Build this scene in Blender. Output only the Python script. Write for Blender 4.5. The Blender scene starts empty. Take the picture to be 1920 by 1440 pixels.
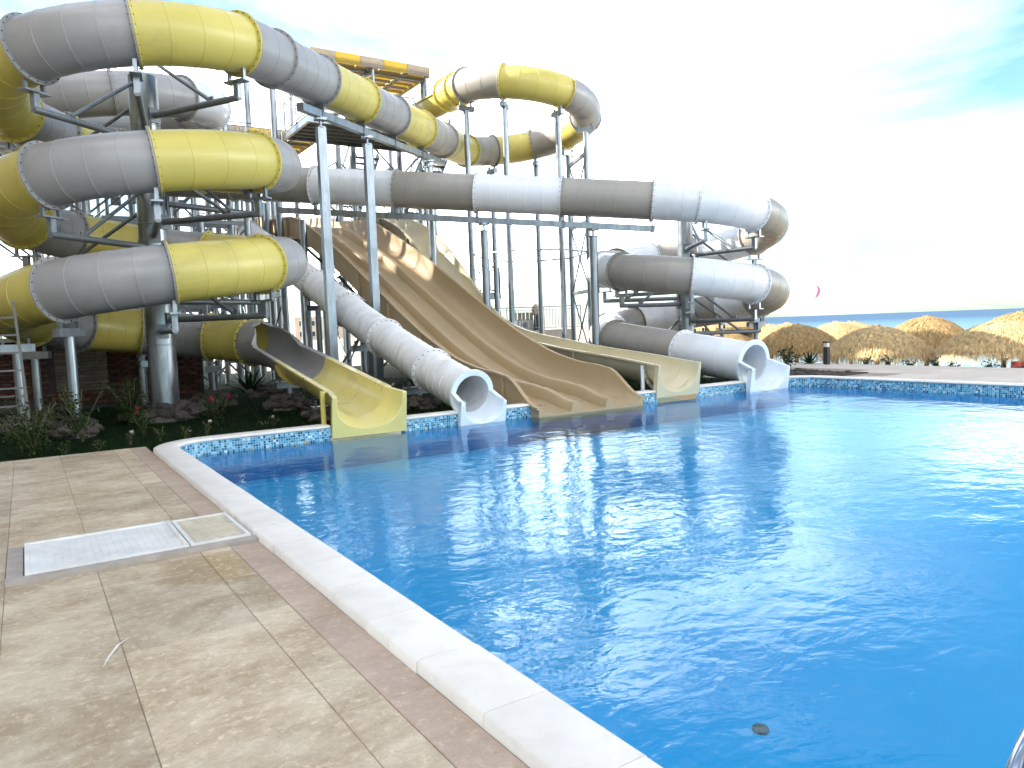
import bpy, bmesh, math, random
import numpy as np
from mathutils import Vector, Matrix, noise as mnoise

random.seed(7); rng = np.random.default_rng(7)
R_ = math.radians
scene = bpy.context.scene
col = scene.collection

# ------------------------------------------------------------------ camera
# world: X runs along the pool's back edge, +Y runs away from the pool behind it, Z up, paving at z = 0
HX, HY = 0.83830646, 0.54519931
PITCH, ROLL = 0.0769379, 0.0369831
def cam_axes():
    fw = Vector((0, math.cos(PITCH), -math.sin(PITCH))); r0 = Vector((1, 0, 0)); u0 = r0.cross(fw)
    c, s = math.cos(ROLL), math.sin(ROLL)
    rot = lambda p: Vector((p.x * HX + p.y * HY, -p.x * HY + p.y * HX, p.z))
    return rot(c * r0 - s * u0), rot(c * u0 + s * r0), rot(fw)
cr, cu, cf = cam_axes()
CAM = Vector((-1.7629, -12.2816, 1.62))
cd = bpy.data.cameras.new('camera'); cam = bpy.data.objects.new('camera', cd); col.objects.link(cam)
M = Matrix((cr, cu, -cf)).transposed().to_4x4(); M.translation = CAM; cam.matrix_world = M
cd.sensor_width = 36; cd.lens = 26.25; cd.clip_start = 0.05; cd.clip_end = 6000
scene.camera = cam

# ------------------------------------------------------------------ light
SUN_AZ = Vector((-0.80, 0.60, 0)).normalized(); SUN_EL = R_(32)
sun_dir = Vector((SUN_AZ.x * math.cos(SUN_EL), SUN_AZ.y * math.cos(SUN_EL), math.sin(SUN_EL)))
ld = bpy.data.lights.new('sun', 'SUN'); ld.energy = 2.0; ld.angle = R_(1.0); ld.color = (1.0, 0.95, 0.88)
sun = bpy.data.objects.new('sun', ld); col.objects.link(sun); sun.rotation_euler = sun_dir.to_track_quat('Z', 'Y').to_euler()

w = bpy.data.worlds.new('World'); scene.world = w; w.use_nodes = True
nt = w.node_tree; N = nt.nodes; Lk = nt.links
bg = N['Background']
sky = N.new('ShaderNodeTexSky'); sky.sky_type = 'NISHITA'; sky.sun_disc = False
sky.sun_elevation = SUN_EL; sky.sun_rotation = math.atan2(SUN_AZ.x, SUN_AZ.y)
sky.air_density = 1.0; sky.dust_density = 0.8; sky.ozone_density = 2.5
tc = N.new('ShaderNodeTexCoord'); mp = N.new('ShaderNodeMapping'); mp.inputs['Scale'].default_value = (1.1, 1.1, 3.0)
mp.inputs['Rotation'].default_value = (0.25, 0.15, 0.5)
nz = N.new('ShaderNodeTexNoise'); nz.inputs['Scale'].default_value = 1.3; nz.inputs['Detail'].default_value = 6; nz.inputs['Roughness'].default_value = 0.55
nz.inputs['Distortion'].default_value = 0.6
cr_ = N.new('ShaderNodeValToRGB'); cr_.color_ramp.elements[0].position = 0.42; cr_.color_ramp.elements[1].position = 0.72
cr_.color_ramp.elements[0].color = (0.0, 0.0, 0.0, 1); cr_.color_ramp.elements[1].color = (0.97, 0.97, 0.97, 1)
el_ = cr_.color_ramp.elements.new(0.54); el_.color = (0.05, 0.05, 0.05, 1); el_ = cr_.color_ramp.elements.new(0.60); el_.color = (0.35, 0.35, 0.35, 1)
mx = N.new('ShaderNodeMix'); mx.data_type = 'RGBA'
mx.inputs[7].default_value = (15.2, 14.3, 13.3, 1)
Lk.new(tc.outputs['Generated'], mp.inputs['Vector']); Lk.new(mp.outputs[0], nz.inputs['Vector']); Lk.new(nz.outputs[0], cr_.inputs[0])
Lk.new(cr_.outputs[0], mx.inputs[0]); sv = N.new('ShaderNodeMix'); sv.data_type = 'RGBA'; sv.blend_type = 'MULTIPLY'; sv.inputs[0].default_value = 1.0; sv.inputs[7].default_value = (0.27, 0.33, 0.33, 1)
Lk.new(sky.outputs[0], sv.inputs[6]); Lk.new(sv.outputs[2], mx.inputs[6]); Lk.new(mx.outputs[2], bg.inputs[0])
bg.inputs[1].default_value = 0.12

scene.view_settings.view_transform = 'Standard'; scene.view_settings.look = 'None'
scene.view_settings.gamma = 1; scene.view_settings.exposure = 3.0; scene.view_settings.use_curve_mapping = False
cy = scene.cycles
cy.use_denoising = True; cy.max_bounces = 8; cy.transparent_max_bounces = 12; cy.sample_clamp_indirect = 6
cy.caustics_reflective = False; cy.caustics_refractive = False

# ------------------------------------------------------------------ materials
def nodes_of(name):
    m = bpy.data.materials.new(name); m.use_nodes = True
    return m, m.node_tree.nodes, m.node_tree.links, m.node_tree.nodes['Principled BSDF']

def coords(Nn, Lk, scale=(1, 1, 1), world=False):
    if world:
        g = Nn.new('ShaderNodeNewGeometry'); out = g.outputs['Position']
    else:
        g = Nn.new('ShaderNodeTexCoord'); out = g.outputs['Object']
    mpn = Nn.new('ShaderNodeMapping'); mpn.inputs['Scale'].default_value = scale
    Lk.new(out, mpn.inputs['Vector']); return mpn.outputs[0]

def mat(name, c, rough=0.5, metal=0.0, var=0.12, nscale=3.0, bump=0.0, bscale=30.0, dirt=None, dirt_amt=0.35, stretch=(1, 1, 1),
        coat=0.0, world=False, rand=0.0, transl=0.0, bdist=0.01, spec=0.5):
    m, Nn, Lk, b = nodes_of(name)
    v = coords(Nn, Lk, stretch, world)
    n1 = Nn.new('ShaderNodeTexNoise'); n1.inputs['Scale'].default_value = nscale; n1.inputs['Detail'].default_value = 6; Lk.new(v, n1.inputs['Vector'])
    rp = Nn.new('ShaderNodeValToRGB'); rp.color_ramp.elements[0].position = 0.3; rp.color_ramp.elements[1].position = 0.7
    rp.color_ramp.elements[0].color = tuple(x * (1 - var) for x in c) + (1,)
    rp.color_ramp.elements[1].color = tuple(min(1, x * (1 + var)) for x in c) + (1,)
    Lk.new(n1.outputs[0], rp.inputs[0]); out = rp.outputs[0]
    if dirt:
        n2 = Nn.new('ShaderNodeTexNoise'); n2.inputs['Scale'].default_value = nscale * 0.6; n2.inputs['Detail'].default_value = 9; n2.inputs['Roughness'].default_value = 0.7
        n2.inputs['Distortion'].default_value = 0.8
        Lk.new(v, n2.inputs['Vector'])
        r2 = Nn.new('ShaderNodeValToRGB'); r2.color_ramp.elements[0].position = 0.52; r2.color_ramp.elements[1].position = 0.72
        r2.color_ramp.elements[0].color = (0, 0, 0, 1); r2.color_ramp.elements[1].color = (dirt_amt,) * 3 + (1,)
        Lk.new(n2.outputs[0], r2.inputs[0])
        mm = Nn.new('ShaderNodeMix'); mm.data_type = 'RGBA'; mm.inputs[7].default_value = tuple(dirt) + (1,)
        Lk.new(r2.outputs[0], mm.inputs[0]); Lk.new(out, mm.inputs[6]); out = mm.outputs[2]
    if rand:
        oi = Nn.new('ShaderNodeObjectInfo'); hs = Nn.new('ShaderNodeHueSaturation')
        mr = Nn.new('ShaderNodeMapRange'); mr.inputs[3].default_value = 1 - rand; mr.inputs[4].default_value = 1 + rand
        Lk.new(oi.outputs['Random'], mr.inputs[0]); Lk.new(mr.outputs[0], hs.inputs['Value']); Lk.new(out, hs.inputs['Color']); out = hs.outputs[0]
    Lk.new(out, b.inputs['Base Color'])
    rr = Nn.new('ShaderNodeMapRange'); rr.inputs[3].default_value = max(0.03, rough - 0.08); rr.inputs[4].default_value = min(1, rough + 0.1)
    Lk.new(n1.outputs[0], rr.inputs[0]); Lk.new(rr.outputs[0], b.inputs['Roughness'])
    b.inputs['Metallic'].default_value = metal; b.inputs['Specular IOR Level'].default_value = spec
    if coat: b.inputs['Coat Weight'].default_value = coat; b.inputs['Coat Roughness'].default_value = 0.08
    if bump:
        n3 = Nn.new('ShaderNodeTexNoise'); n3.inputs['Scale'].default_value = bscale; n3.inputs['Detail'].default_value = 8; Lk.new(v, n3.inputs['Vector'])
        bp = Nn.new('ShaderNodeBump'); bp.inputs['Strength'].default_value = bump; bp.inputs['Distance'].default_value = bdist
        Lk.new(n3.outputs[0], bp.inputs['Height']); Lk.new(bp.outputs[0], b.inputs['Normal'])
    if transl:
        t = Nn.new('ShaderNodeBsdfTranslucent'); Lk.new(out, t.inputs['Color'])
        ms = Nn.new('ShaderNodeMixShader'); ms.inputs[0].default_value = transl
        o = Nn['Material Output']; Lk.new(b.outputs[0], ms.inputs[1]); Lk.new(t.outputs[0], ms.inputs[2]); Lk.new(ms.outputs[0], o.inputs['Surface'])
    return m

MT = {}
MT['yellow'] = mat('yellow_fibreglass', (0.57, 0.48, 0.12), 0.38, var=0.06, nscale=0.9, dirt=(0.33, 0.27, 0.10), dirt_amt=0.55, bump=0.06, bscale=6, coat=0.10, bdist=0.02)
MT['yellow_in'] = mat('yellow_fibreglass_inner', (0.66, 0.57, 0.20), 0.28, var=0.06, nscale=1.2, dirt=(0.40, 0.27, 0.08), dirt_amt=0.3, coat=0.3)
MT['grey'] = mat('grey_fibreglass', (0.32, 0.312, 0.308), 0.38, var=0.07, nscale=0.9, dirt=(0.20, 0.19, 0.18), dirt_amt=0.6, bump=0.06, bscale=6, coat=0.10, bdist=0.02)
MT['taupe'] = mat('taupe_fibreglass', (0.31, 0.288, 0.255), 0.40, var=0.07, nscale=0.9, dirt=(0.40, 0.345, 0.27), dirt_amt=0.5, bump=0.06, bscale=6, coat=0.10, bdist=0.02)
MT['white'] = mat('white_fibreglass', (0.70, 0.72, 0.75), 0.28, var=0.04, nscale=0.9, dirt=(0.52, 0.48, 0.42), dirt_amt=0.5, bump=0.05, bscale=6, coat=0.10, bdist=0.02)
MT['worn_white'] = mat('worn_white_fibreglass', (0.70, 0.69, 0.68), 0.42, var=0.10, nscale=2.2, dirt=(0.36, 0.33, 0.30), dirt_amt=0.5, bump=0.25, bscale=18, bdist=0.01, stretch=(1, 2.2, 1))
MT['white_lip'] = mat('white_lip', (0.72, 0.78, 0.82), 0.28, var=0.04, nscale=2, dirt=(0.45, 0.36, 0.25), dirt_amt=0.2, coat=0.2)
MT['tan'] = mat('tan_fibreglass', (0.42, 0.31, 0.175), 0.55, var=0.06, nscale=0.8, dirt=(0.46, 0.36, 0.24), dirt_amt=0.2, bump=0.04, bscale=5, transl=0.12, stretch=(2.5, 0.5, 1))
MT['beige'] = mat('beige_fibreglass', (0.64, 0.56, 0.37), 0.42, var=0.05, nscale=0.9, dirt=(0.5, 0.44, 0.32), dirt_amt=0.3, coat=0.15, transl=0.12)
MT['beige_out'] = mat('beige_fibreglass_outer', (0.42, 0.38, 0.28), 0.5, var=0.1, nscale=1.5, dirt=(0.25, 0.24, 0.18), dirt_amt=0.5)
MT['canopy_y'] = mat('yellow_canopy', (0.62, 0.50, 0.12), 0.45, var=0.05, transl=0.65)
MT['canopy_t'] = mat('taupe_canopy', (0.48, 0.42, 0.35), 0.45, var=0.05, transl=0.6)
MT['steel'] = mat('galvanised_steel', (0.27, 0.30, 0.33), 0.33, metal=0.88, var=0.22, nscale=9, dirt=(0.15, 0.155, 0.16), dirt_amt=0.65, bump=0.15, bscale=14, stretch=(1, 1, 0.25))
MT['steel_d'] = mat('dull_galvanised_steel', (0.19, 0.21, 0.225), 0.48, metal=0.6, var=0.15, nscale=6, dirt=(0.16, 0.16, 0.16), dirt_amt=0.5)
MT['bolt'] = mat('bolt_steel', (0.09, 0.085, 0.08), 0.5, metal=0.5, var=0.2, nscale=20)
MT['dark'] = mat('dark_metal', (0.035, 0.035, 0.04), 0.5, metal=0.3)
MT['grating'] = mat('grating', (0.16, 0.14, 0.11), 0.7, var=0.25, nscale=4)
MT['stainless'] = mat('stainless', (0.34, 0.38, 0.42), 0.15, metal=1.0, var=0.04)
MT['rock'] = mat('rubble_stone', (0.105, 0.092, 0.08), 0.9, var=0.35, nscale=9, bump=0.8, bscale=22, dirt=(0.16, 0.145, 0.13), dirt_amt=0.6, rand=0.3, bdist=0.03, spec=0.08)
MT['brick'] = mat('red_brick', (0.085, 0.042, 0.032), 0.9, var=0.3, nscale=12, bump=0.5, bscale=40, rand=0.35, spec=0.08)
MT['mortar'] = mat('mortar', (0.06, 0.05, 0.045), 0.95, var=0.2, nscale=8, bump=0.4, bscale=30, spec=0.08)
MT['outlet'] = mat('outlet_plate', (0.05, 0.085, 0.085), 0.6, var=0.2, nscale=30)
MT['ladder'] = mat('dull_ladder_metal', (0.11, 0.108, 0.10), 0.6, var=0.2, nscale=8)
MT['grout'] = mat('paving_grout', (0.25, 0.20, 0.15), 0.95, var=0.25, nscale=5, world=True)
MT['slab_stone'] = mat('ledge_stone', (0.14, 0.12, 0.10), 0.9, var=0.25, nscale=8, bump=0.8, bscale=24, rand=0.25, bdist=0.02, spec=0.08)
MT['coping'] = mat('white_coping', (0.70, 0.66, 0.60), 0.65, var=0.06, nscale=5, bump=0.25, bscale=60, dirt=(0.50, 0.45, 0.38), dirt_amt=0.35, rand=0.04, world=True)
MT['plastic'] = mat('white_plastic', (0.66, 0.65, 0.62), 0.5, var=0.10, nscale=5, bump=0.3, bscale=50, dirt=(0.36, 0.27, 0.15), dirt_amt=0.4)
MT['plastic_y'] = mat('stained_plastic', (0.56, 0.50, 0.39), 0.55, var=0.12, nscale=9, dirt=(0.32, 0.23, 0.10), dirt_amt=0.55)
MT['concrete'] = mat('concrete', (0.34, 0.30, 0.26), 0.9, var=0.15, nscale=7, bump=0.4, bscale=30)
MT['leaf'] = mat('leaf', (0.024, 0.042, 0.011), 0.5, var=0.35, nscale=20, transl=0.25, spec=0.08)
MT['leaf2'] = mat('glossy_leaf', (0.022, 0.045, 0.018), 0.4, var=0.3, nscale=14, transl=0.2, spec=0.08)
MT['stem'] = mat('stem', (0.10, 0.085, 0.045), 0.8, var=0.3, nscale=14)
MT['petal'] = mat('red_petal', (0.22, 0.008, 0.012), 0.6, var=0.2, nscale=12)
MT['petal_w'] = mat('pale_petal', (0.40, 0.33, 0.29), 0.6, var=0.1)
MT['grass'] = mat('grass', (0.007, 0.028, 0.004), 0.7, var=0.45, nscale=2.5, transl=0.2, world=True, spec=0.08)
MT['soil'] = mat('lawn_soil', (0.005, 0.012, 0.003), 0.95, var=0.3, nscale=3, bump=0.5, bscale=40, world=True, spec=0.08)
MT['sand'] = mat('sand', (0.56, 0.45, 0.33), 0.95, var=0.12, nscale=1.3, bump=0.5, bscale=9, world=True, bdist=0.05)
MT['ground'] = mat('dry_ground', (0.36, 0.30, 0.22), 0.95, var=0.2, nscale=0.25, bump=0.4, bscale=6, world=True)
MT['thatch_a'] = mat('thatch_golden', (0.44, 0.30, 0.13), 0.8, var=0.55, nscale=11, transl=0.22, stretch=(1, 1, 0.35))
MT['thatch_b'] = mat('thatch_weathered', (0.60, 0.44, 0.22), 0.85, var=0.55, nscale=11, transl=0.18, stretch=(1, 1, 0.35))
MT['wood'] = mat('wood_pole', (0.075, 0.055, 0.045), 0.8, var=0.3, nscale=8, stretch=(1, 1, 0.2), bump=0.4, bscale=20)
MT['villa'] = mat('villa_plaster', (0.50, 0.40, 0.31), 0.9, var=0.06, nscale=0.5)
MT['villa2'] = mat('villa_white', (0.62, 0.55, 0.46), 0.9, var=0.05, nscale=0.5)
MT['glass_d'] = mat('dark_pane', (0.03, 0.04, 0.05), 0.1, var=0.1)
MT['pink'] = mat('kite_pink', (0.70, 0.16, 0.42), 0.6, transl=0.35)
MT['kite_w'] = mat('kite_pale', (0.75, 0.70, 0.72), 0.6, transl=0.35)
MT['rubber'] = mat('black_rubber', (0.02, 0.02, 0.02), 0.6)
MT['red_brown'] = mat('red_fabric', (0.22, 0.04, 0.03), 0.8)

def stone_mat(name, c, c2, stain, rand=0.10, stain_at=None):
    m, Nn, Lk, b = nodes_of(name)
    v = coords(Nn, Lk, (1, 1, 1), True)
    def noise(sc, det=8, ro=0.6, dist=0.0, st=None):
        n = Nn.new('ShaderNodeTexNoise'); n.inputs['Scale'].default_value = sc; n.inputs['Detail'].default_value = det
        n.inputs['Roughness'].default_value = ro; n.inputs['Distortion'].default_value = dist
        if st:
            mm = Nn.new('ShaderNodeMapping'); mm.inputs['Scale'].default_value = st; Lk.new(v, mm.inputs['Vector']); Lk.new(mm.outputs[0], n.inputs['Vector'])
        else: Lk.new(v, n.inputs['Vector'])
        return n.outputs[0]
    def ramp(f, p0, p1, a, bb):
        r = Nn.new('ShaderNodeValToRGB'); r.color_ramp.elements[0].position = p0; r.color_ramp.elements[1].position = p1
        r.color_ramp.elements[0].color = a; r.color_ramp.elements[1].color = bb; Lk.new(f, r.inputs[0]); return r.outputs[0]
    base = ramp(noise(1.3, 12, 0.78, 0.25, (1.0, 1.4, 1)), 0.38, 0.62, c + (1,), c2 + (1,))
    def mixc(a, bcol, f):
        mm = Nn.new('ShaderNodeMix'); mm.data_type = 'RGBA'; mm.inputs[7].default_value = bcol + (1,); Lk.new(f, mm.inputs[0]); Lk.new(a, mm.inputs[6]); return mm.outputs[2]
    k = (1, 1, 1, 1); z = (0, 0, 0, 1)
    out = mixc(base, stain, ramp(noise(0.8, 8, 0.75, 0.6), 0.50, 0.76, z, (0.75, 0.75, 0.75, 1)))
    if stain_at:
        vm = Nn.new('ShaderNodeVectorMath'); vm.operation = 'DISTANCE'; vm.inputs[1].default_value = stain_at; Lk.new(v, vm.inputs[0])
        am = Nn.new('ShaderNodeMath'); am.operation = 'MULTIPLY_ADD'; am.inputs[1].default_value = 0.9; Lk.new(noise(3.5, 6, 0.6, 0.5), am.inputs[0]); Lk.new(vm.outputs['Value'], am.inputs[2])
        out = mixc(out, (0.30, 0.20, 0.075), ramp(am.outputs[0], 0.55, 0.92, (0.6, 0.6, 0.6, 1), z))
    out = mixc(out, tuple(min(1, x * 1.45) for x in c2), ramp(noise(17, 12, 0.8, 0.1), 0.52, 0.68, z, (0.65, 0.65, 0.65, 1)))
    out = mixc(out, tuple(x * 0.55 for x in c), ramp(noise(48, 8, 0.75), 0.56, 0.72, z, (0.5, 0.5, 0.5, 1)))
    oi = Nn.new('ShaderNodeObjectInfo'); hs = Nn.new('ShaderNodeHueSaturation'); mr = Nn.new('ShaderNodeMapRange'); mr.inputs[3].default_value = 1 - rand; mr.inputs[4].default_value = 1 + rand
    Lk.new(oi.outputs['Random'], mr.inputs[0]); Lk.new(mr.outputs[0], hs.inputs['Value']); Lk.new(out, hs.inputs['Color']); Lk.new(hs.outputs[0], b.inputs['Base Color'])
    b.inputs['Roughness'].default_value = 0.8; b.inputs['Specular IOR Level'].default_value = 0.25
    bp = Nn.new('ShaderNodeBump'); bp.inputs['Strength'].default_value = 0.9; bp.inputs['Distance'].default_value = 0.010
    ad = Nn.new('ShaderNodeMath'); ad.operation = 'ADD'; Lk.new(noise(22, 10, 0.7, 0.4), ad.inputs[0]); Lk.new(noise(5, 6, 0.6, 0.6, (1, 2, 1)), ad.inputs[1])
    Lk.new(ad.outputs[0], bp.inputs['Height']); Lk.new(bp.outputs[0], b.inputs['Normal'])
    return m
MT['paver'] = stone_mat('sandstone_paver', (0.34, 0.255, 0.165), (0.57, 0.48, 0.35), (0.27, 0.19, 0.09), 0.13, (-0.72, -6.72, 0))
MT['paver_pink'] = stone_mat('pink_sandstone_paver', (0.38, 0.28, 0.205), (0.48, 0.37, 0.285), (0.42, 0.34, 0.28), 0.05)
MT['paver_far'] = stone_mat('pale_paver', (0.46, 0.40, 0.34), (0.52, 0.46, 0.39), (0.40, 0.34, 0.28), 0.06)

def mosaic_mat(name, axis):
    m, Nn, Lk, b = nodes_of(name)
    g = Nn.new('ShaderNodeNewGeometry'); sp = Nn.new('ShaderNodeSeparateXYZ'); Lk.new(g.outputs['Position'], sp.inputs[0])
    cell = 0.0405
    def math_(op, a, bb=None):
        n = Nn.new('ShaderNodeMath'); n.operation = op
        for i, x in enumerate((a, bb)):
            if x is None: continue
            if isinstance(x, (int, float)): n.inputs[i].default_value = x
            else: Lk.new(x, n.inputs[i])
        return n.outputs[0]
    uu = math_('DIVIDE', sp.outputs[axis], cell); vv = math_('DIVIDE', sp.outputs['Z'], cell)
    cb = Nn.new('ShaderNodeCombineXYZ'); Lk.new(math_('FLOOR', uu), cb.inputs[0]); Lk.new(math_('FLOOR', vv), cb.inputs[1])
    wn = Nn.new('ShaderNodeTexWhiteNoise'); wn.noise_dimensions = '2D'; Lk.new(cb.outputs[0], wn.inputs['Vector'])
    rp = Nn.new('ShaderNodeValToRGB'); rp.color_ramp.interpolation = 'CONSTANT'; e = rp.color_ramp.elements
    cols = [(0, (0.02, 0.10, 0.19)), (0.16, (0.10, 0.33, 0.50)), (0.36, (0.04, 0.22, 0.40)), (0.5, (0.13, 0.36, 0.42)), (0.66, (0.02, 0.05, 0.10)), (0.76, (0.30, 0.52, 0.62)), (0.93, (0.62, 0.70, 0.72)), (0.97, (0.34, 0.30, 0.17))]
    e[0].position, e[0].color = cols[0][0], cols[0][1] + (1,); e[1].position, e[1].color = cols[1][0], cols[1][1] + (1,)
    for p, c in cols[2:]:
        el = e.new(p); el.color = c + (1,)
    Lk.new(wn.outputs['Value'], rp.inputs[0])
    du = math_('ABSOLUTE', math_('SUBTRACT', math_('FRACT', uu), 0.5)); dv = math_('ABSOLUTE', math_('SUBTRACT', math_('FRACT', vv), 0.5))
    gm = math_('GREATER_THAN', math_('MAXIMUM', du, dv), 0.43)
    mm = Nn.new('ShaderNodeMix'); mm.data_type = 'RGBA'; mm.inputs[7].default_value = (0.34, 0.55, 0.66, 1)
    Lk.new(gm, mm.inputs[0]); Lk.new(rp.outputs[0], mm.inputs[6]); Lk.new(mm.outputs[2], b.inputs['Base Color'])
    rr = Nn.new('ShaderNodeMapRange'); rr.inputs[3].default_value = 0.12; rr.inputs[4].default_value = 0.7; Lk.new(gm, rr.inputs[0]); Lk.new(rr.outputs[0], b.inputs['Roughness'])
    bp = Nn.new('ShaderNodeBump'); bp.invert = True; bp.inputs['Strength'].default_value = 0.6; bp.inputs['Distance'].default_value = 0.004; Lk.new(gm, bp.inputs['Height']); Lk.new(bp.outputs[0], b.inputs['Normal'])
    return m
MT['mosaic_x'] = mosaic_mat('mosaic_tile_x', 'X'); MT['mosaic_y'] = mosaic_mat('mosaic_tile_y', 'Y')

def basin_mat():
    m, Nn, Lk, b = nodes_of('blue_pool_plaster')
    v = coords(Nn, Lk, (1, 1, 1), True)
    n = Nn.new('ShaderNodeTexNoise'); n.inputs['Scale'].default_value = 0.35; n.inputs['Detail'].default_value = 4; Lk.new(v, n.inputs['Vector'])
    r = Nn.new('ShaderNodeValToRGB'); r.color_ramp.elements[0].position = 0.35; r.color_ramp.elements[1].position = 0.65
    r.color_ramp.elements[0].color = (0.004, 0.41, 0.86, 1); r.color_ramp.elements[1].color = (0.006, 0.49, 0.92, 1)
    Lk.new(n.outputs[0], r.inputs[0]); Lk.new(r.outputs[0], b.inputs['Base Color']); b.inputs['Roughness'].default_value = 0.8
    return m
MT['basin'] = basin_mat()
MT['basin_wall'] = mat('blue_pool_wall', (0.005, 0.43, 0.87), 0.8, var=0.06, nscale=3)

def water_mat(name, tint, gl_rough, layers, facing=None):
    m, Nn, Lk, b = nodes_of(name); Nn.remove(b)
    v = coords(Nn, Lk, (1, 1, 1), True)
    acc = None
    for sc, st, amp, dist, rot in layers:
        mm = Nn.new('ShaderNodeMapping'); mm.inputs['Scale'].default_value = st; mm.inputs['Rotation'].default_value = (0, 0, rot); Lk.new(v, mm.inputs['Vector'])
        n = Nn.new('ShaderNodeTexNoise'); n.inputs['Scale'].default_value = sc; n.inputs['Detail'].default_value = 4; n.inputs['Distortion'].default_value = dist
        Lk.new(mm.outputs[0], n.inputs['Vector'])
        k = Nn.new('ShaderNodeMath'); k.operation = 'MULTIPLY'; k.inputs[1].default_value = amp; Lk.new(n.outputs[0], k.inputs[0])
        if acc is None: acc = k.outputs[0]
        else:
            a = Nn.new('ShaderNodeMath'); a.operation = 'ADD'; Lk.new(acc, a.inputs[0]); Lk.new(k.outputs[0], a.inputs[1]); acc = a.outputs[0]
    bp = Nn.new('ShaderNodeBump'); bp.inputs['Strength'].default_value = 1.0; bp.inputs['Distance'].default_value = 1.0; Lk.new(acc, bp.inputs['Height'])
    fr = Nn.new('ShaderNodeFresnel'); fr.inputs['IOR'].default_value = 1.33; Lk.new(bp.outputs[0], fr.inputs['Normal'])
    gl = Nn.new('ShaderNodeBsdfGlossy'); gl.inputs['Color'].default_value = (0.80, 0.94, 1.0, 1); gl.inputs['Roughness'].default_value = gl_rough; Lk.new(bp.outputs[0], gl.inputs['Normal'])
    if tint is None:
        tr = Nn.new('ShaderNodeBsdfDiffuse')
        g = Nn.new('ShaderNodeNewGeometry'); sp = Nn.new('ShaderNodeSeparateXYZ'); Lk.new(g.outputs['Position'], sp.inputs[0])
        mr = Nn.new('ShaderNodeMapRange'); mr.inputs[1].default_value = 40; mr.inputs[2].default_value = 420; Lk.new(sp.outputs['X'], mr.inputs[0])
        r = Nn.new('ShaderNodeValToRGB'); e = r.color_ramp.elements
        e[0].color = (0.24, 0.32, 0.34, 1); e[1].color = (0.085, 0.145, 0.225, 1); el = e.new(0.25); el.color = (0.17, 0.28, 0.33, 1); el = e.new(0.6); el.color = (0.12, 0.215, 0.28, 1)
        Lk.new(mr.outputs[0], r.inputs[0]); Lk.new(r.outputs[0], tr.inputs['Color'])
    else:
        tr = Nn.new('ShaderNodeBsdfTransparent'); tr.inputs['Color'].default_value = tint + (1,)
    ms = Nn.new('ShaderNodeMixShader'); Lk.new(tr.outputs[0], ms.inputs[1])
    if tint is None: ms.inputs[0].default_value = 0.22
    else: Lk.new(fr.outputs[0], ms.inputs[0]); Lk.new(gl.outputs[0], ms.inputs[2])
    Lk.new(ms.outputs[0], Nn['Material Output'].inputs['Surface'])
    return m
MT['water'] = water_mat('pool_water', (0.86, 0.98, 1.0), 0.015, [(0.9, (1, 1, 1), 0.016, 0.6, 0.3), (3.0, (1, 1.7, 1), 0.0065, 0.6, 0.6), (8.0, (1, 1.6, 1), 0.0017, 0.5, 0.9)])
MT['sea'] = water_mat('sea_water', None, 0.12, [(0.25, (1, 0.4, 1), 0.25, 0.3, 0.0), (1.2, (1, 0.5, 1), 0.06, 0.3, 0.2)])

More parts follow.
